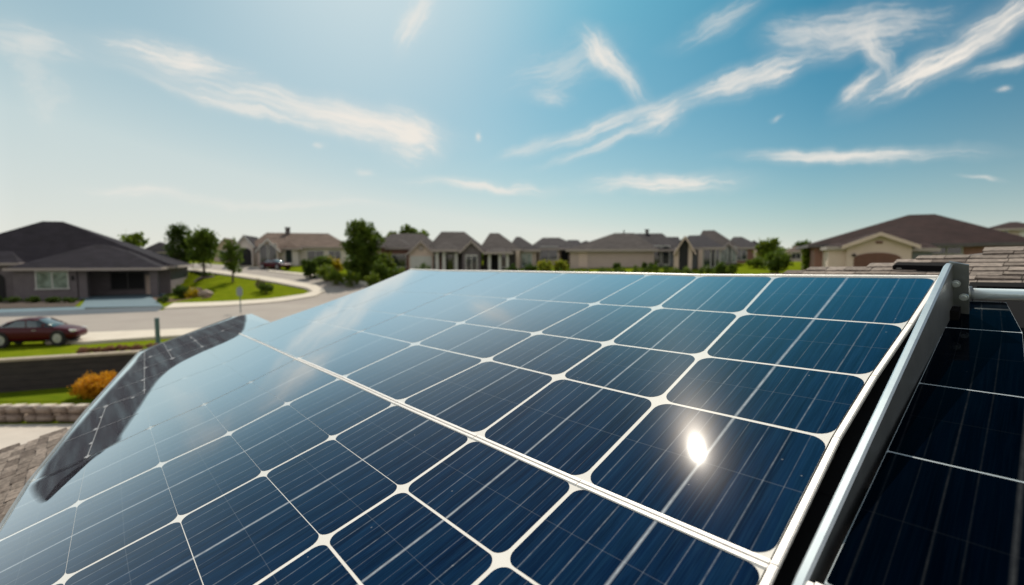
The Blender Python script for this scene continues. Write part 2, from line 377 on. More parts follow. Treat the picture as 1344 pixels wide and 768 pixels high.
# ------------------------------------------------------------------ vegetation
rng = np.random.default_rng(5)
def leaf_mesh(name, lobes, n, size, m, parent=None, droop=0):
    n = int(n * 1.7); size *= 1.15
    P = []
    wts = np.array([l[3] * l[4] * l[5] for l in lobes]) ** .7; wts /= wts.sum()
    cnt = (wts * n).astype(int)
    for l, c in zip(lobes, cnt):
        # leaves sit in clumps through the lobe's volume
        nc = max(8, c // 14)
        d = rng.normal(size=(nc, 3)); d /= np.linalg.norm(d, axis=1)[:, None]
        rad = rng.random(nc) ** .45
        cc = d * rad[:, None] * np.array(l[3:6]) + np.array(l[:3])
        idx = rng.integers(0, nc, c)
        sg = min(l[3], l[4], l[5]) * .22
        P.append(cc[idx] + rng.normal(size=(c, 3)) * sg)
    P = np.concatenate(P); k = len(P)
    a = rng.normal(size=(k, 3)); a /= np.linalg.norm(a, axis=1)[:, None]
    b = np.cross(a, rng.normal(size=(k, 3))); b /= np.linalg.norm(b, axis=1)[:, None]
    s = size * (.6 + .8 * rng.random(k))[:, None]
    V = np.stack([P - a * s, P + b * s * .45, P + a * s, P - b * s * .45], 1).reshape(-1, 3)
    V[:, 2] = np.maximum(V[:, 2], .02)
    me = bpy.data.meshes.new(name)
    me.from_pydata(V.tolist(), [], [(4 * i, 4 * i + 1, 4 * i + 2, 4 * i + 3) for i in range(k)]); me.update(); me.materials.append(m)
    o = bpy.data.objects.new(name, me); COL.objects.link(o)
    if parent: o.parent = parent
    return o
def trunk_mesh(h, r, limbs, parent, top=1.0):
    bm = bmesh.new()
    pts = [Vector((0, 0, -.3)), Vector((.03, .02, h * .3)), Vector((-.02 * h, .02, h * .6)), Vector((0, 0, h * top))]
    rr = [r * 1.25, r, r * .8, r * .3]
    for i in range(3): tube(bm, pts[i], pts[i + 1], rr[i], rr[i + 1], 8, cap=False)
    for (z, ang, ln, up) in limbs:
        p = Vector((0, 0, h * z)); q = p + Vector((cos(ang) * ln, sin(ang) * ln, up)); tube(bm, p, q, r * .5, r * .15, 6)
    return bm_obj('trunk', bm, M['bark'], parent)
def tree(name, label, loc, h, w, m, n=1800, size=.16, base=.25, style='round', group='trees along the street', cat='tree'):
    t = thing(name, label, cat, loc, group=group)
    lim = [(random.uniform(.35, .7), k * 2 * pi / 6 + random.random(), w * .32, h * .16) for k in range(6)]
    trunk_mesh(h * .8, max(.06, h * .022), lim, t)
    lobes = []
    if style == 'round':
        z0 = h * base
        lobes.append((0, 0, (z0 + h) / 2, w * .40, w * .40, (h - z0) * .47))
        for k in range(9):
            a = k * 2.4 + random.random(); f = random.random(); zz = z0 + (h - z0) * (.15 + .75 * f)
            q = w * (.33 - .22 * max(0, f - .4)); lobes.append((cos(a) * q, sin(a) * q, zz, w * .20, w * .20, h * .13))
    else:                                        # column of foliage
        for k in range(9):
            f = (k + .5) / 9; zz = h * (base + (1 - base) * f); a = k * 2.1
            ww = w * .5 * (.80 + .20 * sin(pi * min(1, f * 1.1 + .05))) * (1 if f < .88 else .85)
            lobes.append((cos(a) * w * .09, sin(a) * w * .09, zz, ww * 1.08, ww * 1.08, h * .11))
    leaf_mesh('crown', lobes, n, size, m, t)
    return t
def shrub(name, label, loc, w, h, m, n=500, size=.09, group=None, cat='shrub', flat=1):
    t = thing(name, label, cat, loc, group=group)
    lobes = [(0, 0, h * .45, w * .38, w * .34, h * .42)]
    for k in range(6):
        a = k * 1.05 + random.random() * .5; lobes.append((cos(a) * w * .28, sin(a) * w * .2, h * random.uniform(.35, .62), w * .2, w * .2, h * .28))
    leaf_mesh('foliage', lobes, n, size, m, t)
    bm = bmesh.new()
    for k in range(5):
        a = k * 1.26; tube(bm, (0, 0, -.1), (cos(a) * w * .2, sin(a) * w * .15, h * .6), .03, .012, 5)
    bm_obj('stem', bm, M['bark'], t)
    return t
def sx(D): return D / F
def gx(px, D):                                   # ground point at pixel column px, forward distance D
    p = at(px, 345, D); return Vector((p.x, p.y, H(p.x, p.y)))
def ztop(py, D): return at(672, py, D).z

def tree_px(name, label, px0, px1, ytop, D, m, style='round', base=.25, n=1800, size=.16, **k):
    b = gx((px0 + px1) / 2, D); h = ztop(ytop, D) - b.z; w = (px1 - px0) * sx(D)
    return tree(name, label, b, h, w, m, n=n, size=size, base=base, style=style, **k)
def shrub_px(name, label, px0, px1, ytop, D, m, n=500, size=.1, minh=.4, **k):
    b = gx((px0 + px1) / 2, D); h = max(minh, ztop(ytop, D) - b.z); w = (px1 - px0) * sx(D)
    return shrub(name, label, b, w, h, m, n=n, size=size, **k)

# ------------------------------------------------------------------ houses
def hip(bm, x0, x1, y0, y1, ze, r0, r1, zr, th=.16):
    c = [(x0, y0), (x1, y0), (x1, y1), (x0, y1)]
    lo = [bm.verts.new((a, b, ze - th)) for a, b in c]; up = [bm.verts.new((a, b, ze)) for a, b in c]
    if (Vector(r0) - Vector(r1)).length < .05:
        k = bm.verts.new((*r0, zr)); 
        for i in range(4): bm.faces.new((up[i], up[(i + 1) % 4], k))
    elif abs(r0[1] - r1[1]) < abs(r0[0] - r1[0]):  # ridge runs along x (r0 left)
        a, b = bm.verts.new((*r0, zr)), bm.verts.new((*r1, zr))
        bm.faces.new((up[0], up[1], b, a)); bm.faces.new((up[1], up[2], b)); bm.faces.new((up[2], up[3], a, b)); bm.faces.new((up[3], up[0], a))
    else:                                          # ridge runs along y (r0 front)
        a, b = bm.verts.new((*r0, zr)), bm.verts.new((*r1, zr))
        bm.faces.new((up[0], up[1], a)); bm.faces.new((up[1], up[2], b, a)); bm.faces.new((up[2], up[3], b)); bm.faces.new((up[3], up[0], a, b))
    for i in range(4): bm.faces.new((lo[i], lo[(i + 1) % 4], up[(i + 1) % 4], up[i]))
    bm.faces.new(lo[::-1])
def ring(bm, x0, x1, y0, y1, z0, z1, t=.07):
    e = .004
    bx(bm, x0 - t, x1 + t, y0 - t, y0 - e, z0, z1); bx(bm, x0 - t, x1 + t, y1 + e, y1 + t, z0, z1)
    bx(bm, x0 - t, x0 - e, y0 - e / 2, y1 + e / 2, z0, z1); bx(bm, x1 + e, x1 + t, y0 - e / 2, y1 + e / 2, z0, z1)
class PXf(float): pass
class PZf(float): pass
class House:
    def __init__(s, label, loc, rz=0, group='houses of the neighbourhood', roof='r_brown', wall='w_tan', name='house'):
        s.t = thing(name, label, 'house', loc, rz, group); s.roof = roof; s.wall = wall
    def rx(s, v, y): return s.fx(v.px, y) if isinstance(v, PXf) else v
    def rzz(s, v, x, y): return s.fz(v.py, x, y) if isinstance(v, PZf) else v
    def wing(s, x0, x1, y0, y1, ze, zr, ridge=None, roof=None, wall=None, oh=.45, z0=-1.2, walls=True, fascia=True, m='fascia', slab=.16):
        x0, x1 = s.rx(x0, y0), s.rx(x1, y0)
        if ridge is not None: ridge = tuple((s.rx(a, b), b) for a, b in ridge)
        ry = (y0 + y1) / 2 if ridge is None else ridge[0][1]
        ze, zr = s.rzz(ze, (x0 + x1) / 2, y0), s.rzz(zr, (x0 + x1) / 2 if ridge is None else ridge[0][0], ry)
        rm = M[roof or s.roof]; wm = M[wall or s.wall]
        if ridge is None:
            w, d = x1 - x0, y1 - y0
            if w >= d: k = d / 2; ridge = ((x0 + k, (y0 + y1) / 2), (x1 - k, (y0 + y1) / 2))
            else: k = w / 2; ridge = (((x0 + x1) / 2, y0 + k), ((x0 + x1) / 2, y1 - k))
        bm = bmesh.new(); hip(bm, x0 - oh, x1 + oh, y0 - oh, y1 + oh, ze, ridge[0], ridge[1], zr, slab); r = bm_obj('roof', bm, rm, s.t)
        if walls: box_obj('wall', x0, x1, y0, y1, z0, ze - slab - .005, wm, s.t)
        if fascia:
            bm = bmesh.new(); ring(bm, x0 - oh, x1 + oh, y0 - oh, y1 + oh, ze - .24, ze + .02); bm_obj('fascia', bm, M[m], s.t)
        return r
    def gable(s, x0, x1, y0, y1, ze, zr, roof=None, wall=None, oh=.35, z0=-1.2, m='white'):
        x0, x1 = s.rx(x0, y0), s.rx(x1, y0); ze, zr = s.rzz(ze, (x0 + x1) / 2, y0), s.rzz(zr, (x0 + x1) / 2, y0)
        rm = M[roof or s.roof]; wm = M[wall or s.wall]; xc = (x0 + x1) / 2
        bm = bmesh.new()                          # pentagonal wall prism
        pr = [(x0, z0), (x1, z0), (x1, ze), (xc, zr), (x0, ze)]
        A = [bm.verts.new((a, y0, b)) for a, b in pr]; B = [bm.verts.new((a, y1, b)) for a, b in pr]
        bm.faces.new(A); bm.faces.new(B[::-1])
        for i in range(5): bm.faces.new((A[i], B[i], B[(i + 1) % 5], A[(i + 1) % 5]))
        bm_obj('wall', bm, wm, s.t)
        sl = (zr - ze) / (xc - x0); th = .14
        for sg in (-1, 1):
            xe = x0 - oh if sg < 0 else x1 + oh; zl = ze - oh * sl
            bm = bmesh.new()
            q = [(xe, zl + .01), (xc, zr + .01), (xc, zr + .01 + th), (xe, zl + .01 + th)]
            A = [bm.verts.new((a, y0 - oh, b)) for a, b in q]; B = [bm.verts.new((a, y1, b)) for a, b in q]
            bm.faces.new(A); bm.faces.new(B[::-1])
            for i in range(4): bm.faces.new((A[i], B[i], B[(i + 1) % 4], A[(i + 1) % 4]))
            bm_obj('roof', bm, rm, s.t)
            bm = bmesh.new(); q = [(xe, zl - .1), (xc, zr - .1), (xc, zr + .17), (xe, zl + .17)]
            A = [bm.verts.new((a, y0 - oh - .08, b)) for a, b in q]; B = [bm.verts.new((a, y0 - oh - .006, b)) for a, b in q]
            bm.faces.new(A); bm.faces.new(B[::-1])
            for i in range(4): bm.faces.new((A[i], B[i], B[(i + 1) % 4], A[(i + 1) % 4]))
            bm_obj('fascia', bm, M[m], s.t)
    def window(s, x, z, w, h, y, mull=1, glass='glass', m='white', bars=0):
        x = s.rx(x, y); z = s.rzz(z, x, y); bm = bmesh.new(); b = .09
        bx(bm, x - w / 2 - b, x - w / 2, y - .07, y - .003, z, z + h); bx(bm, x + w / 2, x + w / 2 + b, y - .07, y - .003, z, z + h)
        bx(bm, x - w / 2 - b, x + w / 2 + b, y - .08, y - .003, z + h + .002, z + h + b + .05); bx(bm, x - w / 2 - b - .05, x + w / 2 + b + .05, y - .13, y - .003, z - b - .03, z - .002)
        for k in range(mull):
            xc = x - w / 2 + w * (k + 1) / (mull + 1); bx(bm, xc - .04, xc + .04, y - .06, y - .03, z + .002, z + h - .002)
        if bars: bx(bm, x - w / 2 + .002, x + w / 2 - .002, y - .055, y - .028, z + h * .5 - .02, z + h * .5 + .02)
        f_ = bm_obj('window', bm, M[m], s.t)
        box_obj('pane', x - w / 2 + .001, x + w / 2 - .001, y - .026, y - .004, z + .003, z + h - .003, M[glass], f_)
    def door(s, x, w, h, y, m='door_brown', z=0, name='door', panels=0, arch=0):
        x = s.rx(x, y); bm = bmesh.new()
        n = 9; pts = [(x - w / 2, z), (x + w / 2, z)]
        if arch: pts += [(x + w / 2 * cos(pi * k / n), z + h - arch + arch * sin(pi * k / n)) for k in range(n + 1)]
        else: pts += [(x + w / 2, z + h), (x - w / 2, z + h)]
        A = [bm.verts.new((a, y - .05, b)) for a, b in pts]; B = [bm.verts.new((a, y - .004, b)) for a, b in pts]
        bm.faces.new(A); bm.faces.new(B[::-1])
        for i in range(len(A)): bm.faces.new((A[i], B[i], B[(i + 1) % len(A)], A[(i + 1) % len(A)]))
        for k in range(panels):
            zz = z + h * .9 * (k + 1) / (panels + 1); bx(bm, x - w / 2 + .08, x + w / 2 - .08, y - .062, y - .052, zz - .02, zz + .02)
        return bm_obj(name, bm, M[m], s.t)
    def column(s, x, y, w, z1, m='white', z0=-.8): x = s.rx(x, y); z1 = s.rzz(z1, x, y); box_obj('column', x - w / 2, x + w / 2, y - w / 2, y + w / 2, z0, z1, M[m], s.t)
    def chimney(s, x, y, z0, z1, w=.6, m='w_dark'):
        x = s.rx(x, y); z0 = s.rzz(z0, x, y); z1 = s.rzz(z1, x, y); bm = bmesh.new(); bx(bm, x - w / 2, x + w / 2, y - w / 2, y + w / 2, z0, z1); bx(bm, x - w / 2 - .08, x + w / 2 + .08, y - w / 2 - .08, y + w / 2 + .08, z1 + .002, z1 + .12)
        bm_obj('chimney', bm, M[m], s.t)

def PH(label, pc, D, rz=0, **k):
    b = gx(pc, D); h = House(label, b, rz, **k)
    c_, s_ = cos(rz), sin(rz)
    def fx(px, y=0):
        r = (px - 672) / F; return (r * (b.y + y * c_) - b.x + y * s_) / (c_ - r * s_)
    def fz(py, x=0, y=0): return ztop(py, b.y + x * s_ + y * c_) - b.z
    h.fx, h.fz = fx, fz
    def X(px, y=0): v = PXf(fx(px, y)); v.px = px; return v
    def Z(py, px=pc, y=0): v = PZf(fz(py, fx(px, y), y)); v.py = py; return v
    h.X, h.Z = X, Z
    return h

# -- the big dark-roofed house on the left
h = House('large grey house with broad charcoal hip roof and open front porch, left of the lawn', (at(208, 390, 52).x, 52, 0), R_(25), roof='r_dark', wall='w_grey')
h.t.scale = (1.118, 1.118, 1)
h.wing(-19, .5, 3.0, 13, 3.25, 8.25, ((-10.8, 8), (-9.2, 8)), oh=.5)
h.wing(-10.3, .1, 0, 4, 3.15, 5.85, ((-5.6, 5.6), (-5.0, 6.6)), oh=.4, walls=False)
h.wing(-5.9, .05, -.5, 3.3, 3.12, 4.95, ((-3.05, 3.2), (-2.95, 6.0)), oh=.4, walls=False)
h.wing(-19, -10.8, 2.0, 3.4, 3.65, 5.0, ((-16, 4.4), (-12, 4.6)), oh=.3)
box_obj('wall', -10.3, -6.0, 0, 2.98, -1.2, 2.95, M['w_grey'], h.t)
box_obj('porch_floor', -5.9, .1, -.1, 2.98, -.4, .12, M['drive_shaded'], h.t)
h.column(-5.6, .3, .6, 2.93, 'w_grey'); h.column(-.3, .3, .6, 2.93, 'w_grey')
h.window(-7.7, 1.15, 2.1, 1.6, 0, 1, 'curtain', 'white')
h.window(-3.0, .75, 2.6, 1.8, 3.0, 1, 'dark', 'w_dark'); h.door(-1.1, .95, 2.1, 3.0, 'w_cream', .12)
h.door(-12.4, 1.6, 2.6, 2.0, 'dark', .1, arch=.7); h.window(-16, 1, 1.8, 1.5, 2.0, 1)
bm = bmesh.new(); bx(bm, -6.35, -6.2, -.12, -.01, 1.9, 2.3); bx(bm, -6.32, -6.23, -.1, -.02, 2.31, 2.4); bm_obj('wall_lamp', bm, M['dark'], h.t)

# -- tan-roofed white house beyond the lawn
h = PH('white house with a long tan hip roof, chimney and gabled entry beyond the curved street', 385, 72, rz=R_(14), roof='r_tan', wall='w_white')
h.wing(h.X(332), h.X(455), 0, 11, h.Z(324), h.Z(305.5), ((h.X(352), 5.5), (h.X(432), 5.5)))
h.gable(h.X(340), h.X(366), -3, 3, h.Z(328), h.Z(315), wall='w_cream')
h.gable(h.X(312), h.X(333), -1, 6, h.Z(322), h.Z(310), wall='w_white', roof='r_slate')
h.wing(h.X(366), h.X(392), -1.2, 2, h.Z(326), h.Z(317), wall='w_white')
h.window(h.X(348), .3, 1.1, 2.6, -3, 0); h.window(h.X(358), .3, 1.1, 2.6, -3, 0)
h.door(h.X(323), 1.6, 2.5, -1, 'dark', 0, arch=.6); h.window(h.X(380), .4, .8, 2.1, -1.2, 0)
h.window(h.X(415), .8, 2.2, 1.3, 0, 1); h.window(h.X(440), .8, 1.6, 1.3, 0, 1)
h.chimney(h.X(379.5), 5, h.Z(308), h.Z(299.5), .6)
# small far houses behind the left trees
h = PH('small pale house with a white-edged low roof, far behind the left trees', 206, 104, rz=R_(25), roof='r_slate', wall='w_white')
h.wing(h.X(186), h.X(228), 0, 10, h.Z(331), h.Z(318)); h.window(h.X(200), .8, 2, 1.3, 0); h.window(h.X(216), .8, 2, 1.3, 0)
h = PH('distant beige house with a tan gabled roof, between the left trees and the white house', 298, 96, rz=R_(20), roof='r_tan', wall='w_cream')
h.gable(h.X(282), h.X(312), 0, 10, h.Z(328), h.Z(313), m='fascia'); h.window(h.X(296), .7, 1.8, 1.4, 0)

# -- brown-roofed house behind the hedge
h = PH('brick house with brown hip roof and pale gabled garage, right of the columnar tree', 530, 62, rz=R_(9), roof='r_brown', wall='w_brick')
h.wing(h.X(489), h.X(572), 1, 12, h.Z(323), h.Z(306.5), ((h.X(517), 6.5), (h.X(556), 6.5)))
h.wing(h.X(512), h.X(540), -1.5, 3, h.Z(325), h.Z(314), ((h.X(522), 1.5), (h.X(530), 3)), roof='r_brown')
h.gable(h.X(537), h.X(569), -4, 3, h.Z(332), h.Z(317.5), roof='r_slate', wall='w_cream', m='fascia')
h.door(h.X(553), 2.5, 2.1, -4, 'white', 0, 'garage_door', 3); h.window(h.X(524), .8, 1.6, 1.4, -1.5, 0); h.window(h.X(500), .8, 1.6, 1.4, 1, 0)
bm = bmesh.new(); tube(bm, (h.X(553, -4), -4.02, h.Z(325.5, 553, -4)), (h.X(553, -4), -4.1, h.Z(325.5, 553, -4)), .32, .32, 14); bm_obj('gable_vent', bm, M['fascia'], h.t)

# -- the two tall-roofed houses
h = PH('dark house with tall brown hip roof and columned porch, right of the pale gabled garage', 602, 58, rz=R_(4), roof='r_brown', wall='w_dark')
h.wing(h.X(566), h.X(633), 1.5, 12, h.Z(326), h.Z(304), ((h.X(580), 6.5), (h.X(610), 6.8)))
h.wing(h.X(572), h.X(600), -.6, 5, h.Z(328), h.Z(317), ((h.X(584), 2.2), (h.X(590), 5)), walls=False)
h.gable(h.X(607), h.X(631), -1.6, 4, h.Z(329), h.Z(317.5), wall='w_grey', roof='r_slate', m='fascia')
for p in (574, 583, 599): h.column(h.X(p), -.3, .4, h.Z(331))
h.window(h.X(590), .3, .9, 2.0, 1.5, 0); h.door(h.X(579), .95, 2.1, 1.5, 'door_brown'); h.window(h.X(619), .4, 1.2, 1.7, -1.6, 1)
h = PH('dark house with a brown peaked roof over a round-topped porch, left of the yellow-green bushes', 655, 58, rz=R_(1), roof='r_brown', wall='w_dark')
h.wing(h.X(634), h.X(679), 1.5, 12, h.Z(327), h.Z(306), ((h.X(643), 6.5), (h.X(655), 6.5)))
h.wing(h.X(670), h.X(704), 2.5, 11, h.Z(328), h.Z(311), ((h.X(677), 6.5), (h.X(683), 6.5)), roof='r_slate', wall='w_tan')
h.wing(h.X(640), h.X(668), -2, 3, h.Z(331), h.Z(325), ((h.X(650), -.2), (h.X(658), -.2)), walls=False)
for p in (642.5, 656, 666): h.column(h.X(p), -1.7, .35, h.Z(333))
h.door(h.X(650), 1.1, 2.2, 1.5, 'dark', arch=.5); h.window(h.X(661), .5, .9, 1.6, 1.5, 0); h.window(h.X(691), .5, 1.2, 1.6, 2.5, 1, 'curtain')
h.column(h.X(679.5), 1.2, .5, h.Z(329), 'w_cream')
h = PH('greenish-cream house with a low slate hip roof, behind the two yellow-green bushes', 728, 66, rz=R_(-4), roof='r_slate', wall='w_cream')
h.wing(h.X(697), h.X(760), 2, 13, h.Z(326), h.Z(312), ((h.X(712), 7), (h.X(734), 7)))
h.wing(h.X(738), h.X(764), 3, 12, h.Z(324), h.Z(315), ((h.X(745), 7), (h.X(758), 7)), roof='r_dark')
h.wing(h.X(706), h.X(734), -1, 3, h.Z(326), h.Z(316), ((h.X(716), 2), (h.X(724), 2)))
h.window(h.X(720), .7, 2.2, 1.6, -1, 1); h.door(h.X(741), 1.0, 2.1, 2, 'dark')
# small roof with antennas behind
h = PH('low distant house with a dark ridge, left of the blank tan garage wall', 768, 100, rz=R_(-6), roof='r_dark', wall='w_dark')
h.wing(h.X(745), h.X(795), 0, 10, h.Z(327), h.Z(316)); h.window(h.X(765), .8, 1.6, 1.2, 0)

# -- long garage wall house
h = PH('long brown-roofed house with a blank tan garage wall, right of the yellow-green bushes', 805, 56, rz=R_(-8), roof='r_brown', wall='w_tan')
h.wing(h.X(748), h.X(858), 0, 11, h.Z(327.5), h.Z(306), ((h.X(806), 5.5), (h.X(831), 5.5)))
h.wing(h.X(846), h.X(888), 1.2, 11, h.Z(327.5), h.Z(306.5), ((h.X(828), 6), (h.X(868), 6)), roof='r_slate', wall='w_blue')
h.wing(h.X(868), h.X(892), 4, 12, h.Z(325), h.Z(311), ((h.X(874), 8), (h.X(889), 8)), roof='r_dark', wall='w_grey')
h.window(h.X(862), .4, 1.0, 2.0, 1.2, 0); h.window(h.X(872), .4, .9, 2.0, 1.2, 0); h.door(h.X(765), 1.0, 2.1, 0, 'w_cream')
h.chimney(h.X(848), 6, h.Z(310), h.Z(302.5), .35)
bm = bmesh.new(); tube(bm, (h.X(818, 6), 6, h.Z(308, 818, 6)), (h.X(818, 6), 6, h.Z(302, 818, 6)), .07); bm_obj('vent_pipe', bm, M['dark'], h.t)

# -- gabled entry house
h = PH('grey-blue house with a tall narrow gable entry edged in cream, beside the long garage wall', 915, 52, rz=R_(-17), roof='r_slate', wall='w_blue')
h.wing(h.X(892), h.X(944), 1, 11, h.Z(325), h.Z(309), ((h.X(903), 6), (h.X(923), 6)), roof='r_dark')
h.gable(h.X(888), h.X(908), -1.6, 4, h.Z(327), h.Z(311.5), wall='w_cream', m='w_cream')
h.door(h.X(896.5), .9, 3.4, -1.6, 'dark', -.2, arch=.42)
h.column(h.X(918.5), .6, .45, h.Z(328), 'w_cream'); h.column(h.X(886), -1.2, .3, h.Z(330), 'w_cream')
h.window(h.X(930), .3, 1.1, 1.9, 1, 0); h.window(h.X(938), .3, .8, 1.9, 1, 0)
h = PH('brown house with a tall rounded hip roof, rising behind the grey-blue gabled one', 938, 60, rz=R_(-20), roof='r_brown', wall='w_dark')
h.wing(h.X(912), h.X(966), 2, 13, h.Z(325), h.Z(302.5), ((h.X(921), 7), (h.X(936), 7)))
h.gable(h.X(946), h.X(964), -1, 4, h.Z(329), h.Z(320), wall='w_grey', roof='r_slate', m='fascia')
h.window(h.X(952), .4, 1.1, 1.7, -1, 0, 'curtain'); h.window(h.X(960), .4, .8, 1.7, -1, 0, 'curtain')
h = PH('low brick house with dark roof, between the rounded brown roof and the bright tree', 976, 74, rz=R_(-23), roof='r_slate', wall='w_brick')
h.wing(h.X(952), h.X(996), 0, 10, h.Z(325), h.Z(311), ((h.X(961), 5), (h.X(972), 5)))
h.wing(h.X(976), h.X(1002), 3, 10, h.Z(327), h.Z(316), roof='r_dark')
h.column(h.X(990), -.6, .4, h.Z(328), 'w_cream'); h.window(h.X(972), .6, 1.4, 1.5, 0)
h = PH('tiny distant tan-roofed house, seen between the bright trees and the large brown-roofed house', 1046, 110, rz=R_(-25), roof='r_tan', wall='w_tan')
h.wing(h.X(1034), h.X(1058), 0, 9, h.Z(330), h.Z(323)); h.window(h.X(1044), .6, 1.6, 1.2, 0)

# -- big house on the right
h = PH('large house with a broad deep-brown hip roof, arched garage and white-edged gable, on the right', 1150, 38, rz=R_(-26), roof='r_deep', wall='w_brick')
h.wing(h.X(1068), h.X(1352), 3, 15, h.Z(320), h.Z(282), ((h.X(1188), 9), (h.X(1222), 9)), oh=.5, m='w_dark')
h.wing(h.X(1100), h.X(1262), 1.4, 9, h.Z(320.5), h.Z(293), ((h.X(1184), 6), (h.X(1186), 8.5)), oh=.4, walls=False, m='w_dark')
h.gable(h.X(1110), h.X(1195), -1.6, 4, h.Z(322.5), h.Z(308), wall='w_cream', oh=.4, m='w_cream')
h.wing(h.X(1088), h.X(1109), -1.2, 3, h.Z(324), h.Z(319), ((h.X(1097), 1), (h.X(1100), 1)), wall='w_cream', oh=.2)
h.wing(h.X(1196), h.X(1222), -.2, 3, h.Z(326), h.Z(318), ((h.X(1198), 1.4), (h.X(1214), 1.4)), wall='w_blue', oh=.3)
bmz = float(h.Z(352, 1150, -1.6))
h.door(h.X(1150), 2.9, h.Z(331.5, 1150, -1.6) - h.Z(352, 1150, -1.6), -1.6, 'door_brown', bmz, 'garage_door', 4, arch=.45)
bm = bmesh.new(); bx(bm, h.X(1147, -1.6), h.X(1156, -1.6), -1.66, -1.605, h.Z(320, 1150, -1.6), h.Z(316.5, 1150, -1.6)); bm_obj('gable_vent', bm, M['door_brown'], h.t)
bm = bmesh.new(); bx(bm, h.X(1117.5, -1.6), h.X(1121, -1.6), -1.8, -1.61, h.Z(337, 1118, -1.6), h.Z(333, 1118, -1.6)); bm_obj('wall_lamp', bm, M['dark'], h.t)
h.column(h.X(1089), -1.0, .35, h.Z(325), 'w_cream')
h.window(h.X(1240), h.Z(333), 1.8, .5, 3, 1)
h = PH('taller house with a small brown pyramid roof, far right behind the broad deep-brown roof', 1325, 62, rz=R_(-40), roof='r_deep', wall='w_tan')
h.wing(h.X(1292), h.X(1362), 0, 9, h.Z(300), h.Z(291.5), ((h.X(1320), 4.5), (h.X(1330), 4.5)), z0=-2)
h.window(h.X(1343), h.Z(313), 1.0, .9, 0, 0, 'white'); h.window(h.X(1310), h.Z(312), 1.2, .8, 0, 1)

# ------------------------------------------------------------------ trees and shrubs
TG = 'trees along the street'
tree_px('tree', 'dense dark green tree, leftmost of the two touching trees on the lawn', 219, 252, 292, 66, M['l_dark'], n=2600, base=.12, group=TG)
tree_px('tree', 'full green tree with bare trunk in a mulch ring, right of its darker neighbour', 248, 286, 299, 58, M['l_green'], n=2600, base=.24, group=TG)
tree_px('tree', 'slender young tree with light foliage on the lawn, third from the left', 292, 317, 317, 55, M['l_green'], style='column', n=1300, base=.3, size=.13, group=TG)
tree_px('tree', 'tall dark columnar tree beside the flowering hedge in the middle of the street', 454, 500, 294, 57, M['l_green'], style='column', n=6500, base=.04, size=.17, group=TG)
tree_px('tree', 'far light green tree peeking over the right slope of the charcoal roof', 158, 192, 305, 92, M['l_light'], n=900, size=.3, group=TG)
tree_px('tree', 'far tree whose crown just tops the brown hip roof, right of the tall columnar tree', 505, 526, 306, 78, M['l_light'], n=700, size=.26, group=TG)
tree_px('tree', 'feathery far tree rising behind the ridge of the brick house', 524, 552, 297, 84, M['l_green'], n=700, size=.28, group=TG)
tree_px('tree', 'low far tree behind the dip between two brown roofs', 545, 566, 304, 88, M['l_light'], n=500, size=.28, group=TG)
tree_px('tree', 'bright rounded tree on the right, tallest of the clump beside the big brown roof', 992, 1026, 314, 62, M['l_light'], n=1700, size=.17, base=.08, group=TG)
tree_px('tree', 'dark green tree low in front of the bright rounded tree', 1003, 1038, 331, 48, M['l_green'], n=1500, size=.14, base=.05, group=TG)
tree_px('tree', 'small green tree against the left wall of the large brown-roofed house', 1050, 1074, 326, 46, M['l_light'], n=900, size=.13, base=.05, group=TG)
tree_px('tree', 'dark tree behind the small tan-roofed house at the horizon', 1040, 1064, 317, 120, M['l_dark'], n=500, size=.4, group=TG)
b = gx(267, 58); tag(patch('mulch_ring', [(b.x + 1.1 * cos(a * pi / 8), b.y + 1.1 * sin(a * pi / 8)) for a in range(16)], M['soil'], .07), kind='structure')
shrub('shrub', 'dark round shrub planted at the foot of the full green tree', (b.x, b.y, b.z), 1.9, .75, M['l_dark'], 400, .08, 'shrubs and bushes')
SG = 'shrubs and bushes'
shrub_px('shrub', 'very dark round shrub at the left end of the street hedge', 395, 418, 336, 57, M['l_dark'], 1300, .13, group=SG)
shrub_px('shrub', 'tall green hedge shrub next to the dark round one', 410, 436, 333, 59, M['l_green'], 1200, .13, group=SG)
shrub_px('shrub', 'golden-orange flowering shrub on top of the hedge', 424, 450, 332, 60, M['l_gold'], 1200, .13, group=SG)
shrub_px('shrub', 'olive shrub under the golden-orange flowers', 414, 444, 344, 55, M['l_light'], 900, .12, group=SG)
shrub_px('shrub', 'low bright green mound at the street edge, left one', 428, 452, 354, 53, M['l_light'], 600, .11, group=SG)
shrub_px('shrub', 'low bright green mound at the foot of the columnar tree, right one', 449, 474, 352, 52, M['l_light'], 600, .11, group=SG)
shrub_px('shrub', 'deep green shrub to the right of the columnar tree', 486, 512, 340, 54, M['l_green'], 1200, .13, group=SG)
shrub_px('shrub', 'bushy mid-green shrub in front of the brick house', 500, 520, 329, 57, M['l_light'], 900, .12, group=SG)
shrub_px('shrub', 'round green shrub touching the top left corner of the solar array', 508, 538, 344, 50, M['l_green'], 1100, .11, group=SG)
shrub_px('shrub', 'yellowish shrub close beside the array edge under the columnar tree', 478, 500, 352, 49, M['l_light'], 700, .11, group=SG)
shrub_px('shrub', 'left one of the two yellow-green bushes before the greenish-cream house', 704, 727, 340, 52, M['l_yellow'], 900, .11, group=SG)
shrub_px('shrub', 'right one of the two yellow-green bushes, beside the tan garage wall', 726, 746, 339, 52, M['l_yellow'], 900, .11, group=SG)
shrub_px('shrub', 'dark clipped shrub before the porch of the dark house', 662, 684, 346, 52, M['l_dark'], 500, .11, group=SG)
shrub_px('shrub', 'dark low shrub between the tan-walled wing and the yellow-green bushes', 686, 706, 344, 53, M['l_dark'], 500, .11, group=SG)
shrub_px('shrub', 'low blue-green shrub in front of the pale gabled garage', 540, 568, 342, 54, M['l_dark'], 600, .11, group=SG)
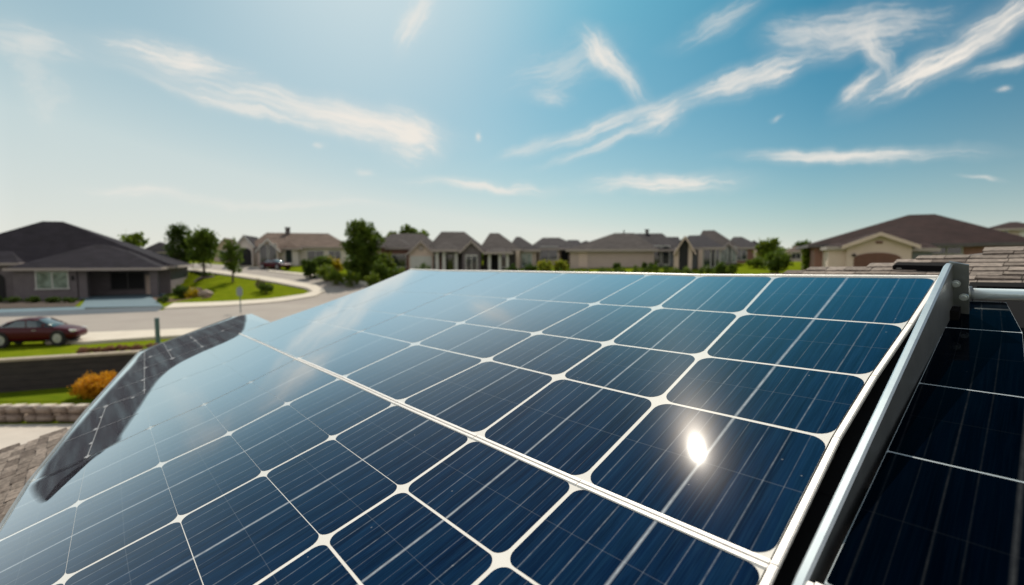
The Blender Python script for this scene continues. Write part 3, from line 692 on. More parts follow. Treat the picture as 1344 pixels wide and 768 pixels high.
shrub_px('shrub', 'small dark shrub against the tan garage wall, left one', 804, 816, 344, 51, M['l_dark'], 400, .1, group=SG)
shrub_px('shrub', 'small dark shrub at the right end of the tan garage wall', 842, 851, 343, 51, M['l_dark'], 300, .1, group=SG)
shrub_px('shrub', 'small dark shrub under the windows of the slate wing', 851, 862, 343, 52, M['l_dark'], 300, .1, group=SG)
shrub_px('shrub', 'green shrub in front of the grey-blue house windows', 938, 956, 341, 46, M['l_green'], 700, .1, group=SG)
shrub_px('shrub', 'lime shrub just right of the grey-blue house shrub', 952, 968, 345, 45, M['l_light'], 500, .1, group=SG)
shrub_px('shrub', 'wide lime-green hedge bush left of the dark tree on the right', 978, 1010, 336, 54, M['l_light'], 900, .11, group=SG)
shrub_px('shrub', 'dry tufted grass plant with a darker base on the open lawn', 334, 348, 362, 50, M['l_dry'], 400, .1, group=SG)
shrub_px('shrub', 'small dark green bush beside the dry tuft on the open lawn', 338, 358, 369, 49, M['l_green'], 700, .09, group=SG)
shrub_px('shrub', 'dark shrub in the mulch bed at the corner of the charcoal-roofed house', 226, 250, 372, 49, M['l_dark'], 800, .1, group=SG)
shrub_px('shrub', 'yellowish low plant in the mulch bed beside the lawn', 242, 262, 375, 48, M['l_gold'], 350, .09, group=SG)
for k, (px, w_) in enumerate(((-8, 1.6), (18, 1.5), (44, 1.3), (70, 1.4), (92, 1.2), (214, 1.1))):
    b = gp(px, 398); shrub('shrub', ['dark shrub in shade before the arched entry of the left house', 'dark shrub left of the white-framed window', 'low dark shrub beneath the left half of the white-framed window',
      'low dark shrub beneath the right half of the white-framed window', 'dark shrub beside the left porch column', 'dark shrub outside the right porch column'][k], b, w_, .7, M['l_dark'], 350, .08, SG)
hd = thing('hedge', 'long low dark hedge across the front gardens, just above the rim of the array', 'hedge', (0, 0, 0))
lb = []
for k in range(64):
    px = 545 + k * 6.6; D = 50 - 4 * sm(600, 960, px) + random.uniform(-.6, .6); b = gx(px, D); hh = random.uniform(.45, .95) if k % 7 else .3
    lb.append((b.x, b.y, b.z + hh * .5, .42, .35, hh * .6))
leaf_mesh('foliage', lb, 9000, .075, M['l_green'], hd)
# boulders in the bed
def boulder(label, loc, r, sc=(1, .8, .6)):
    bm = bmesh.new(); bmesh.ops.create_icosphere(bm, subdivisions=3, radius=r)
    for v in bm.verts:
        n_ = 1 + .16 * sin(v.co.x * 5 / r + loc[0]) * cos(v.co.y * 4 / r) + random.uniform(-.03, .03); v.co *= n_; v.co.x *= sc[0]; v.co.y *= sc[1]; v.co.z *= sc[2]
    o = bm_obj('boulder', bm, M['stone'], smooth=True); o.location = loc; tag(o, label, 'boulder', 'boulders in the mulch bed')
for (px, py, r, lb) in ((243, 390, .55, 'brown boulder at the left end of the mulch bed'), (259, 389, .5, 'middle brown boulder of the mulch bed beside the lawn'), (270, 388, .65, 'pale boulder at the right tip of the mulch bed'), (252, 383, .45, 'dark boulder behind the others in the mulch bed')):
    b = gp(px, py); boulder(lb, (b.x, b.y, b.z + r * .25), r)

# far woods on the horizon
lobes = []
for k in range(150):
    px = -200 + k * 11; D = random.uniform(150, 230); p = at(px, 338, D)
    lobes.append((p.x, p.y, 3.3 + D * random.uniform(.004, .012), D * .025, D * .02, D * random.uniform(.006, .012)))
o = leaf_mesh('far_woods', lobes, 16000, 1.1, M['l_green']); tag(o, kind='stuff')

# ------------------------------------------------------------------ lower yard: walls, stones, plants
t = thing('retaining_wall', 'dark block retaining wall with a tan coping, behind the orange bush', 'wall')
x0w, x1w = -44, 34
def wallrun(bm, x0, x1, z0, z1, f0, f1):
    n = 78; rows = []
    for i in range(n + 1):
        x = x0 + (x1 - x0) * i / n; y = L(x); rows.append([bm.verts.new(q) for q in ((x, y + f0, z0), (x, y + f1, z0), (x, y + f1, z1), (x, y + f0, z1))])
    for a, b in zip(rows, rows[1:]):
        for i in range(4): bm.faces.new((a[i], b[i], b[(i + 1) % 4], a[(i + 1) % 4]))
    bm.faces.new(rows[0][::-1]); bm.faces.new(rows[-1])
bm = bmesh.new()
for k in range(5): wallrun(bm, x0w, x1w, LOW - .1 + k * .27, LOW - .1 + (k + 1) * .27 - .012, -.34 + .03 * k, .1)
bm_obj('wall', bm, M['wallstone'], t)
bm = bmesh.new(); wallrun(bm, x0w, x1w, LOW - .1 + 5 * .27, LOW - .1 + 5 * .27 + .1, -.30, .16); bm_obj('coping', bm, M['coping'], t)
# rough low stone wall with a cap of separate stones
t = thing('stone_wall', 'low garden wall of rounded tan blocks with pale tops, at the patio edge', 'wall')
a0, a1 = lp(-160, 557), lp(330, 555)
dr = (a1 - a0).normalized(); nr = Vector((-dr.y, dr.x, 0)); Lw = (a1 - a0).length
x = 0; k = 0
while x < Lw:
    w_ = random.uniform(.42, .6)
    for lvl in range(2):
        bm = bmesh.new(); bx(bm, -w_ / 2 + .012, w_ / 2 - .012, 0, .42, 0, .24)
        bmesh.ops.bevel(bm, geom=list(bm.edges), offset=.05, segments=3, affect='EDGES')
        for v in bm.verts: v.co += Vector((random.uniform(-.012, .012), random.uniform(-.012, .012), random.uniform(-.01, .01)))
        for f_ in bm.faces: f_.material_index = 1 if f_.normal.z > .75 and lvl else 0
        if lvl == 0 and k % 2: 
            for v in bm.verts: v.co.x += .1
        o = bm_obj('block' if lvl == 0 else 'cap_stone', bm, [M['stone'], M['stone_top']], t, smooth=True)
        p = a0 + dr * (x + w_ / 2); o.location = (p.x, p.y, LOW + .03 + lvl * .26 + (.02 if lvl else 0)); o.rotation_euler = (0, 0, math.atan2(dr.y, dr.x) + random.uniform(-.05, .05))
    x += w_; k += 1
b = lp(128, 521); shrub('bush', 'round orange flowering bush on the lower lawn before the dark wall', b, 1.75, 1.0, M['l_orange'], 4200, .045, cat='bush')
for k, px in enumerate((134, 146, 158, 170, 184, 200)):
    b = gp(px, 460); b.y = L(b.x) + .45; b.z = 0
    shrub('flower_clump', ['pinkish flower clump on the coping edge, leftmost of its row', 'second pinkish flower clump from the left above the wall', 'third pinkish flower clump from the left above the wall',
       'fourth pinkish flower clump from the left above the wall', 'rust flower clump near the grey post', 'rust flower clump under the panel edge'][k], b, .62, .36, M['l_rust'], 420, .035, 'flower clumps along the wall', 'flowers')

# tufts of grass along the verge
# ------------------------------------------------------------------ street furniture
b = gp(207.5, 452); t = thing('post', 'short teal-grey metal service post by the sidewalk', 'post', b)
bm = bmesh.new(); tube(bm, (0, 0, -.1), (0, 0, 1.22), .1, .1, 14); tube(bm, (0, 0, 1.221), (0, 0, 1.29), .115, .09, 14)
M['post'] = mat('post', (.07, .13, .14), .45, (.09, .16, .17), 6); bm_obj('shaft', bm, M['post'], t)
bm = bmesh.new(); tube(bm, (0, 0, .02), (0, 0, .07), .17, .16, 14); bm_obj('base_collar', bm, M['post'], t)
b = gp(316, 412); t = thing('street_sign', 'small blank grey sign plate on a thin pole at the kerb', 'sign', b)
bm = bmesh.new(); tube(bm, (0, 0, -.2), (0, 0, 2.1), .04, .035, 8); bm_obj('pole', bm, M['post'], t)
bm = bmesh.new(); bx(bm, -.22, .22, -.06, -.04, 1.35, 1.98); bmesh.ops.bevel(bm, geom=[e for e in bm.edges if abs(e.verts[0].co.y - e.verts[1].co.y) > .01], offset=.06, segments=3, affect='EDGES')
M['signback'] = mat('sign_back', (.20, .24, .25), .5); bm_obj('plate', bm, M['signback'], t)

# ------------------------------------------------------------------ cars
M['carpaint'] = mat('car_paint', (.055, .001, .006), .4, spec=.1, coat=.35, coat_r=.04)
M['carglass'] = mat('car_glass', (.02, .05, .06), .06, spec=1.0, coat=.6)
M['tyre'] = mat('tyre', (.015, .015, .016), .85)
M['rim'] = mat('rim', (.42, .43, .45), .35, metal=.8)
M['lens'] = mat('lamp_lens', (.75, .75, .72), .12, coat=1)
M['tail'] = mat('tail_lens', (.25, .01, .01), .2, coat=1)
def make_car(label, loc, rz):
    t = thing('parked_car', label, 'car', loc, rz, 'cars parked by the street')
    # stations along x (front at +x): x, half width, sill z, shoulder z
    st = [(-2.30,.62,.46,.66),(-2.22,.74,.34,.80),(-1.95,.84,.26,.91),(-1.4,.89,.22,.95),(-.7,.91,.21,.935),(0,.91,.21,.915),(.7,.91,.21,.90),(1.2,.90,.22,.86),(1.75,.86,.24,.78),(2.15,.76,.28,.68),(2.34,.60,.34,.56)]
    bm = bmesh.new(); rings = []
    for (x, w, z0, z1) in st:
        pr = [(0, z0), (w * .86, z0), (w * .98, z0 + .1), (w, (z0 + z1) / 2), (w * .97, z1 - .07), (w * .88, z1), (w * .5, z1 + .035), (0, z1 + .045)]
        full = [(x, a, b) for a, b in pr] + [(x, -a, b) for a, b in pr[-2:0:-1]]
        rings.append([bm.verts.new(p) for p in full])
    for a, b in zip(rings, rings[1:]):
        for i in range(len(a)): bm.faces.new((a[i], a[(i + 1) % len(a)], b[(i + 1) % len(a)], b[i]))
    bm.faces.new(rings[0]); bm.faces.new(rings[-1][::-1])
    # wheel arches: cut by boolean-free trick, dark wells added below; smooth body
    body = bm_obj('body', bm, M['carpaint'], t, smooth=True)
    sd_ = body.modifiers.new('s', 'SUBSURF'); sd_.levels = sd_.render_levels = 2
    # cabin
    cs = [(-1.75,.62,.93,.94),(-1.25,.66,.93,1.17),(-.75,.66,.92,1.285),(-.1,.66,.91,1.31),(.35,.65,.90,1.25),(.8,.64,.89,1.05),(1.15,.62,.88,.89)]
    bm = bmesh.new(); rings = []
    for (x, w, z0, z1) in cs:
        wt_ = w + .14; rings.append([bm.verts.new(p) for p in ((x, wt_, z0 - .03), (x, w + .02, z1 - .05), (x, w - .1, z1), (x, 0, z1 + .02), (x, -w + .1, z1), (x, -w - .02, z1 - .05), (x, -wt_, z0 - .03))])
    for k, (a, b) in enumerate(zip(rings, rings[1:])):
        for i in range(6):
            f_ = bm.faces.new((a[i], a[i + 1], b[i + 1], b[i])); side = i in (0, 5)
            f_.material_index = 1 if side or k in (0, 5) or (k == 4) else 0
    bm.faces.new(rings[0]); bm.faces.new(rings[-1][::-1])
    bm_obj('cabin', bm, [M['carpaint'], M['carglass']], t, smooth=True)
    for s in (-1, 1):
        bm = bmesh.new()
        for a, b in (((-1.6, .79, .93), (-.75, .665, 1.255)), ((-.75, .672, 1.26), (.35, .665, 1.225)), ((.35, .665, 1.225), (1.12, .77, .88)), ((-.2, .80, .91), (-.25, .67, 1.26))):
            tube(bm, (a[0], a[1] * s, a[2]), (b[0], b[1] * s, b[2]), .026, .026, 6)
        bm_obj('pillar_trim', bm, M['carpaint'], t, smooth=True)
        bm = bmesh.new(); bx(bm, .62, .80, s * .93 - .07, s * .93 + .07, .93, 1.04); bmesh.ops.bevel(bm, geom=list(bm.edges), offset=.03, segments=2, affect='EDGES'); bm_obj('wing_mirror', bm, M['carpaint'], t, smooth=True)
        bm = bmesh.new(); bx(bm, .12, .32, s * .915 - .012, s * .915 + .012, .74, .77); bm_obj('door_handle', bm, M['rim'], t)
        bm = bmesh.new()
        for v in bmesh.ops.create_uvsphere(bm, u_segments=14, v_segments=8, radius=.2)['verts']: v.co = Vector((v.co.x * 1.3 + 1.98, v.co.y * .55 + s * .66, v.co.z * .42 + .66))
        bm_obj('headlight', bm, M['lens'], t, smooth=True)
        bm = bmesh.new()
        for v in bmesh.ops.create_uvsphere(bm, u_segments=14, v_segments=8, radius=.2)['verts']: v.co = Vector((v.co.x * .6 - 2.12, v.co.y * .7 + s * .6, v.co.z * .42 + .78))
        bm_obj('tail_light', bm, M['tail'], t, smooth=True)
        for x in (-1.42, 1.38):
            bm = bmesh.new(); y = s * .84; tube(bm, (x, y - s * .22, .33), (x, y + s * .085, .33), .385, .385, 28); bm_obj('wheel_arch', bm, M['tyre'], t)
            wh = thing('wheel', None, None, (x, y, .33)); wh.parent = t
            bm = bmesh.new(); tube(bm, (0, s * -.1, 0), (0, s * .1, 0), .325, .325, 28); bmesh.ops.bevel(bm, geom=[e for e in bm.edges if e.calc_face_angle(0) > 1], offset=.03, segments=3, affect='EDGES')
            bm_obj('tyre', bm, M['tyre'], wh)
            bm = bmesh.new(); tube(bm, (0, s * .101, 0), (0, s * .112, 0), .225, .225, 24)
            for q in range(7):
                a = q * 2 * pi / 7; tube(bm, (0, s * .118, 0), (cos(a) * .21, s * .118, sin(a) * .21), .03, .022, 6)
            bm_obj('rim', bm, M['rim'], wh)
    return t
CA = R_(18); p = gp(81, 455); q = Vector((cos(CA), sin(CA), 0)); nn = Vector((-sin(CA), cos(CA), 0))
cc = p - q * (1.38 * .76) - q * .25 + nn * .95; t = make_car('dark maroon low coupe parked side-on by the verge at the left edge', (cc.x, cc.y, .06), CA); t.scale = (.76, .80, .96)
p = gp(362, 353.6); c = make_car('small red car half hidden by plants before the white tan-roofed house', (p.x, p.y, p.z + .05), R_(-25))

# ------------------------------------------------------------------ our own roof and the solar array
S = 1.1
RU = c2w((-0.6528964753452333, 0.03574674464850092, 0.7566031738807464))
RV = c2w((0.7193227090234087, 0.34217332367291875, 0.6045595560810386))
RN = c2w((-0.23727838663221432, 0.9389566479931967, -0.24911720218254005))
OO = CAM + c2w((-0.0804354945967846, -0.2925119450282848, 1.0)) * S
ARR = Matrix((RU, RV, RN)).transposed().to_4x4(); ARR.translation = OO   # array frame: x along the rows, y up the slope, z off the roof
def framed(o): o.matrix_world = ARR; return o

U = [-.573, -.277, 0, .308, .679, 1.10, 1.646, 2.058]
NODE = {
0: [(-.578,1.029),(-.207,1.027),(.03,1.024),(.233,1.034),(.662,1.044),(1.106,1.058),(1.678,1.065),(2.115,1.09)],
1: [(-.573,.718),(-.235,.721),(.014,.721),(.248,.718),(.668,.714),(1.125,.714),(1.651,.700),(2.038,.705)],
2: [(-.566,.478),(-.255,.468),(.002,.464),(.273,.463),(.67,.459),(1.122,.456),(1.655,.448),(2.043,.430)],
3: [(-.566,.27),(-.272,.265),(.001,.266),(.282,.270),(.68,.267),(1.129,.267),(1.66,.261),(2.07,.250)],
4: [(-.579,-.002),(-.291,-.003),(-.012,-.002),(.324,-.002),(.697,.001),(1.129,0.),(1.61,.005),(2.09,.005)],
5: [(-.588,-.178),(-.299,-.180),(-.016,-.178),(.33,-.175),(.698,-.168),(1.086,-.179),(1.54,-.179),(2.08,-.175)],
6: [(-.59,-.327),(-.30,-.327),(-.009,-.324),(.339,-.329),(.683,-.330),(1.061,-.331),(1.561,-.325),(2.08,-.31)],
7: [(-.59,-.489),(-.30,-.489),(-.005,-.489),(.346,-.490),(.697,-.489),(1.065,-.483),(1.562,-.463),(2.08,-.43)],
8: [(-.59,-.655),(-.30,-.655),(0,-.66),(.358,-.669),(.704,-.656),(1.044,-.639),(1.60,-.585),(2.1,-.50)],
9: [(-.59,-.83),(-.30,-.83),(0,-.825),(.358,-.82),(.704,-.812),(1.044,-.772),(1.65,-.655),(2.1,-.548)]}
def nodeP(i, j):
    a, b = NODE[i][j]; return Vector((a * S, b * S, 0))

def cell_mat():
    m = bpy.data.materials.new('silicon_cell'); m.use_nodes = True; t = m.node_tree; b = t.nodes['Principled BSDF']; N = t.nodes.new; Lk = t.links.new
    uv = N('ShaderNodeUVMap'); uv.uv_map = 'cell'; sp = N('ShaderNodeSeparateXYZ'); Lk(uv.outputs[0], sp.inputs[0])
    oi = N('ShaderNodeObjectInfo')
    def mth(op, a, b_=None, c_=None, clamp=False):
        n = N('ShaderNodeMath'); n.operation = op; n.use_clamp = clamp
        for i, v in enumerate((a, b_, c_)):
            if v is None: continue
            if isinstance(v, (int, float)): n.inputs[i].default_value = v
            else: Lk(v, n.inputs[i])
        return n.outputs[0]
    def streak(su, sv, lo, hi, off=0):
        cb = N('ShaderNodeCombineXYZ'); Lk(mth('MULTIPLY_ADD', sp.outputs[0], su, mth('MULTIPLY', oi.outputs['Random'], 91 + off)), cb.inputs[0]); Lk(mth('MULTIPLY', sp.outputs[1], sv), cb.inputs[1])
        n = N('ShaderNodeTexNoise'); n.inputs['Scale'].default_value = 1; n.inputs['Detail'].default_value = 3; n.inputs['Roughness'].default_value = .65; Lk(cb.outputs[0], n.inputs['Vector'])
        r = N('ShaderNodeMapRange'); Lk(n.outputs[0], r.inputs[0]); r.inputs[1].default_value = lo; r.inputs[2].default_value = hi; return r.outputs[0]
    s1 = streak(26, .9, .35, .8); s2 = streak(95, 1.6, .45, .8, 7); s3 = streak(5, .5, .35, .75, 13)
    def mix(f, a, c):
        n = N('ShaderNodeMix'); n.data_type = 'RGBA'
        for q, v in ((n.inputs[0], f), (n.inputs[6], a), (n.inputs[7], c)):
            if isinstance(v, (int, float)): q.default_value = v
            elif isinstance(v, tuple): q.default_value = (*v, 1)
            else: Lk(v, q)
        return n.outputs[2]
    col = mix(s1, (.0010, .0050, .020), (.0028, .016, .054))
    col = mix(mth('MULTIPLY', s2, .5), col, (.014, .050, .100))
    col = mix(mth('MULTIPLY', s3, .45), col, (.005, .032, .080))
    # printed silver bus bars: thin lines along the cell, one stronger down the middle
    def line(pos, w, wob=0):
        d = mth('ABSOLUTE', mth('SUBTRACT', sp.outputs[0], pos)); return mth('SUBTRACT', 1.0, mth('DIVIDE', d, w), clamp=True)
    bus = None
    for k, (p_, w_, st_) in enumerate(((.09, .004, .16), (.185, .006, .3), (.30, .005, .26), (.405, .004, .16), (.62, .005, .2), (.71, .006, .34), (.805, .004, .18), (.90, .006, .3))):
        l = mth('MULTIPLY', line(p_, w_), st_); bus = l if bus is None else mth('ADD', bus, l)
    wear = streak(40, 9, .3, .7, 31)
    bus = mth('MULTIPLY', bus, mth('MULTIPLY_ADD', wear, .9, .35))
    mid = mth('MULTIPLY', line(.5, .013), .95)
    cv = mth('MULTIPLY', mth('SUBTRACT', 1.0, mth('DIVIDE', mth('ABSOLUTE', mth('SUBTRACT', sp.outputs[1], .5)), .006), clamp=True), .10)
    bus = mth('ADD', mth('ADD', bus, mth('MULTIPLY', mid, mth('MULTIPLY_ADD', wear, .5, .5))), cv, clamp=True)
    col = mix(bus, col, (.42, .45, .48))
    # specks of dust
    vor = N('ShaderNodeTexVoronoi'); tcn = N('ShaderNodeTexCoord'); Lk(tcn.outputs['Object'], vor.inputs['Vector']); vor.inputs['Scale'].default_value = 30
    spk = mth('MULTIPLY', mth('LESS_THAN', vor.outputs['Distance'], .055), mth('GREATER_THAN', mth('FRACT', mth('MULTIPLY', vor.outputs['Color'], 7.0)), .86))
    col = mix(mth('MULTIPLY', spk, .3), col, (.35, .36, .36))
    Lk(col, b.inputs['Base Color']); b.inputs['Roughness'].default_value = .45; b.inputs['Specular IOR Level'].default_value = 0
    b.inputs['Coat Weight'].default_value = 1; b.inputs['Coat IOR'].default_value = 1.62
    dn = N('ShaderNodeTexNoise'); dn.inputs['Scale'].default_value = 7; dn.inputs['Detail'].default_value = 5; Lk(tcn.outputs['Object'], dn.inputs['Vector'])
    Lk(mth('MULTIPLY_ADD', dn.outputs[0], .012, .022), b.inputs['Coat Roughness'])
    return m
def glaze(m, r0=.031, vary=.008, k=.305, top=.96):
    """solar glass over the laminate: a mirror-like layer whose strength rises steeply toward grazing view"""
    t = m.node_tree; b = t.nodes['Principled BSDF']; b.inputs['Coat Weight'].default_value = 0; b.inputs['Specular IOR Level'].default_value = 0
    N = t.nodes.new; Lk = t.links.new
    lw = N('ShaderNodeLayerWeight'); lw.inputs[0].default_value = .5
    def mth(op, a, b_=None):
        n = N('ShaderNodeMath'); n.operation = op
        for i, v in enumerate((a, b_)):
            if v is None: continue
            if isinstance(v, (int, float)): n.inputs[i].default_value = v
            else: Lk(v, n.inputs[i])
        return n.outputs[0]
    c = mth('SUBTRACT', 1.0, lw.outputs['Facing'])
    f = mth('MULTIPLY', mth('DIVIDE', 1.0, mth('ADD', 1.0, mth('POWER', mth('DIVIDE', c, k), 6.0))), top)
    gl = N('ShaderNodeBsdfGlossy'); gl.inputs['Color'].default_value = (.86, .95, 1, 1)
    tc_ = N('ShaderNodeTexCoord'); nz = N('ShaderNodeTexNoise'); nz.inputs['Scale'].default_value = 6; nz.inputs['Detail'].default_value = 5; Lk(tc_.outputs['Object'], nz.inputs['Vector'])
    Lk(mth('ADD', mth('MULTIPLY', nz.outputs[0], vary), r0), gl.inputs['Roughness'])
    g2 = N('ShaderNodeBsdfGlossy'); g2.inputs['Color'].default_value = (1, .93, .88, 1); g2.inputs['Roughness'].default_value = .17
    gm = N('ShaderNodeMixShader'); gm.inputs[0].default_value = .06; Lk(gl.outputs[0], gm.inputs[1]); Lk(g2.outputs[0], gm.inputs[2])
    ms = N('ShaderNodeMixShader'); Lk(f, ms.inputs[0]); Lk(b.outputs[0], ms.inputs[1]); Lk(gm.outputs[0], ms.inputs[2])
    Lk(ms.outputs[0], t.nodes['Material Output'].inputs[0])
M['cell'] = cell_mat()
M['backsheet'] = mat('backsheet', (.74, .71, .66), .6, (.68, .65, .60), 9, coat=1, coat_r=.03, spec=0)
glaze(M['cell']); glaze(M['backsheet'])
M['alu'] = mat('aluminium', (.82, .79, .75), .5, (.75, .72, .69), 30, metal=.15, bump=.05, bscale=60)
M['alu_dark'] = mat('aluminium_grey', (.33, .34, .34), .4, (.27, .28, .28), 20, metal=.7)  # darker grey aluminium for outer frames, feet and louvres
M['steel_edge'] = mat('steel_edge', (.62, .68, .70), .3, (.5, .56, .6), 18, metal=.6)
M['steel'] = mat('steel', (.27, .29, .30), .42, (.20, .22, .23), 18, metal=.75, bump=.03, bscale=40)
M['black'] = mat('black_rubber', (.008, .008, .009), .85, spec=.05)
M['shingle'] = None

def cell(parent, q, gu0, gu1, gv0, gv1, r, m, z=.0003, flatu=0):
    """rounded cell in the node quad q = p00, p10, p11, p01 (u across, v up the slope); gaps and radius in metres"""
    wu = ((q[1] - q[0]).length + (q[2] - q[3]).length) / 2; wv = ((q[3] - q[0]).length + (q[2] - q[1]).length) / 2
    a0, a1, b0, b1 = gu0 / wu, 1 - gu1 / wu, gv0 / wv, 1 - gv1 / wv; ru, rv = r / wu, r / wv
    pts = []
    for (cx_, cy_, st) in ((a0 + ru, b0 + rv, pi), (a1 - ru, b0 + rv, 1.5 * pi), (a1 - ru, b1 - rv, 0), (a0 + ru, b1 - rv, .5 * pi)):
        for k in range(7):
            a = st + k * pi / 12; pts.append((cx_ + ru * cos(a), cy_ + rv * sin(a)))
    vs = [(q[0] * (1 - s) * (1 - t_) + q[1] * s * (1 - t_) + q[2] * s * t_ + q[3] * (1 - s) * t_) + Vector((0, 0, z)) for s, t_ in pts]
    me = bpy.data.meshes.new('solar_cell'); me.from_pydata([tuple(v) for v in vs], [], [tuple(range(len(vs)))]); me.update()
    if me.polygons[0].normal.z < 0: me.flip_normals()
    me.materials.append(m); ul = me.uv_layers.new(name='cell')
    ex_ = ((q[1] - q[0]) + (q[2] - q[3])) / 2; ey_ = ((q[3] - q[0]) + (q[2] - q[1])) / 2; cc_ = (q[0] + q[1] + q[2] + q[3]) / 4; dt_ = ex_.x * ey_.y - ex_.y * ey_.x
    if flatu: ex_ = Vector((flatu, 0, 0)); dt_ = ex_.x * ey_.y
    for lp_ in me.loops:
        w_ = vs[lp_.vertex_index] - cc_; ul.data[lp_.index].uv = (.5 + (w_.x * ey_.y - w_.y * ey_.x) / dt_ + (.21 if flatu else 0), .5 + (ex_.x * w_.y - ex_.y * w_.x) / dt_)
    o = bpy.data.objects.new('solar_cell', me); COL.objects.link(o); o.parent = parent
    return o
def bar(bm, p0, p1, w, z0, z1, side=0, e=0):
    """straight bar between two array-plane points; side -1/0/1 shifts it across"""
    d = (p1 - p0).normalized(); n_ = Vector((-d.y, d.x, 0)); c = n_ * (w / 2) * side; p0 = p0 - d * e; p1 = p1 + d * e
    A = []
    for z in (z0, z1): A += [bm.verts.new(v) for v in (p0 + c - n_ * w / 2 + Vector((0, 0, z)), p1 + c - n_ * w / 2 + Vector((0, 0, z)), p1 + c + n_ * w / 2 + Vector((0, 0, z)), p0 + c + n_ * w / 2 + Vector((0, 0, z)))]
    for f_ in ((0, 3, 2, 1), (4, 5, 6, 7), (0, 1, 5, 4), (1, 2, 6, 5), (2, 3, 7, 6), (3, 0, 4, 7)): bm.faces.new([A[i] for i in f_])
def poly_slab(name, pts, z0, z1, m, parent):
    bm = bmesh.new(); a = [bm.verts.new((p[0], p[1], z0)) for p in pts]; b = [bm.verts.new((p[0], p[1], z1)) for p in pts]
    bm.faces.new(a[::-1]); bm.faces.new(b)
    for i in range(len(a)): bm.faces.new((a[i], a[(i + 1) % len(a)], b[(i + 1) % len(a)], b[i]))
    return bm_obj(name, bm, m, parent)
TH = .034
def module(label, rows, cols, gapu, gapv, outline=None, frames=(), rad=.030, cm=None, bs='backsheet'):
    t = bpy.data.objects.new('solar_panel', None); COL.objects.link(t); framed(t); tag(t, label, 'solar panel', 'solar panels of the roof array')
    r0, r1 = rows; c0, c1 = cols
    if outline is None:
        outline = [nodeP(r1, c) for c in range(c0, c1 + 1)] + [nodeP(r, c1) for r in range(r1 - 1, r0 - 1, -1)] + [nodeP(r0, c) for c in range(c1 - 1, c0 - 1, -1)] + [nodeP(r, c0) for r in range(r0 + 1, r1)]
    # shrink slightly so that neighbouring modules keep a real gap
    cx_ = sum((p.x for p in outline)) / len(outline); cy_ = sum((p.y for p in outline)) / len(outline); c_ = Vector((cx_, cy_, 0))
    out = [p + (c_ - p).normalized() * .003 for p in outline]
    poly_slab('backsheet', out, -.006, 0, M[bs], t)
    poly_slab('backing_frame', [p + (c_ - p).normalized() * .012 for p in out], -TH, -.0062, M['black'], t)
    for r in range(r0, r1):
        for c in range(c0, c1):
            q = [nodeP(r + 1, c), nodeP(r + 1, c + 1), nodeP(r, c + 1), nodeP(r, c)]
            g0, g1 = gapu(r, c), gapu(r, c + 1); h0, h1 = gapv(r + 1, c), gapv(r, c)
            cell(t, q, g0, g1, h0, h1, rad if not callable(rad) else rad(r, c), cm or M['cell'])
    for (pts, w, side, z, mm) in frames:
        bm = bmesh.new()
        for a, b in zip(pts, pts[1:]): bar(bm, a, b, w, -.0035, z, side, .0)
        bmesh.ops.bevel(bm, geom=list(bm.edges), offset=.0012, segments=2, affect='EDGES')
        bm_obj('frame', bm, M[mm], t)
    return t
gu = lambda r, c: {0: .003, 1: .0044, 2: .0044, 3: .0038, 4: .0055, 5: .002, 6: .002, 7: .012}[c]
gv = lambda r, c: {0: .014, 1: .0035, 2: .0035, 3: .0035, 4: .0085, 5: .0028, 6: .0028, 7: .0028, 8: .0028, 9: .010}[r]
def gv_low(r, c): return (.0004 if c >= 3 else .0008 if c == 2 else .0026) if r not in (4, 9) else gv(r, c)
top_edge = [nodeP(0, c) for c in range(0, 6)]
module('main solar panel with four cell rows under the bright top rim, beside the steel rail', (0, 4), (0, 5), gu, gv,
       frames=[(top_edge, .010, -1, .004, 'alu'), ([nodeP(4, c) + Vector((0, .0008, 0)) for c in range(6)], .0075, 1, .0025, 'alu'), ([nodeP(r, 0) + Vector((-.001, 0, 0)) for r in range(4, -1, -1)], .010, 1, .005, 'alu')])
module('upper far solar panel beyond the dark seam, under the houses and curved street', (0, 4), (5, 7), gu, gv,
       frames=[([nodeP(0, c) for c in range(5, 8)], .010, -1, .004, 'alu')])
module('lower solar panel nearest the camera, below the bold silver joint', (4, 9), (0, 5), gu, gv_low,
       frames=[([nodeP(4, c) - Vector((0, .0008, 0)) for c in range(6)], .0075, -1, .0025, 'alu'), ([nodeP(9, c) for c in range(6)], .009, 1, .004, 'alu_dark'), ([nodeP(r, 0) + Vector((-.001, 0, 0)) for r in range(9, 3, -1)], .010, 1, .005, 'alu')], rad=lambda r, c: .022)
# far lower panel with its cut-off outer corner
o_ = [nodeP(9, 5), nodeP(9, 6), Vector((2.676 * S, -.413 * S, 0)), Vector((2.76 * S, .10 * S, 0)), Vector((2.62 * S, .19 * S, 0)), Vector((2.09 * S, .165 * S, 0)), Vector((2.09 * S, .012 * S, 0)), nodeP(4, 6), nodeP(4, 5)] + [nodeP(r, 5) for r in (5, 6, 7, 8)]
NODE[4][7] = (2.09, .005)
# small dark panel outside the array reaching toward the left edge
t_far = module('far lower solar panel with a slanting outer edge covered by a painted dark reflection', (4, 9), (5, 7), gu, gv_low, outline=o_,
       frames=[([nodeP(4, 5) - Vector((0, .0008, 0)), nodeP(4, 6) - Vector((0, .0008, 0)), nodeP(4, 7) - Vector((0, .0008, 0))], .0075, -1, .0025, 'alu'),
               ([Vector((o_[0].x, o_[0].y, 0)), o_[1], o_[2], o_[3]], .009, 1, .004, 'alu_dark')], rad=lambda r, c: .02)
def V2(u, v, z=0): return Vector((u * S, v * S, z))
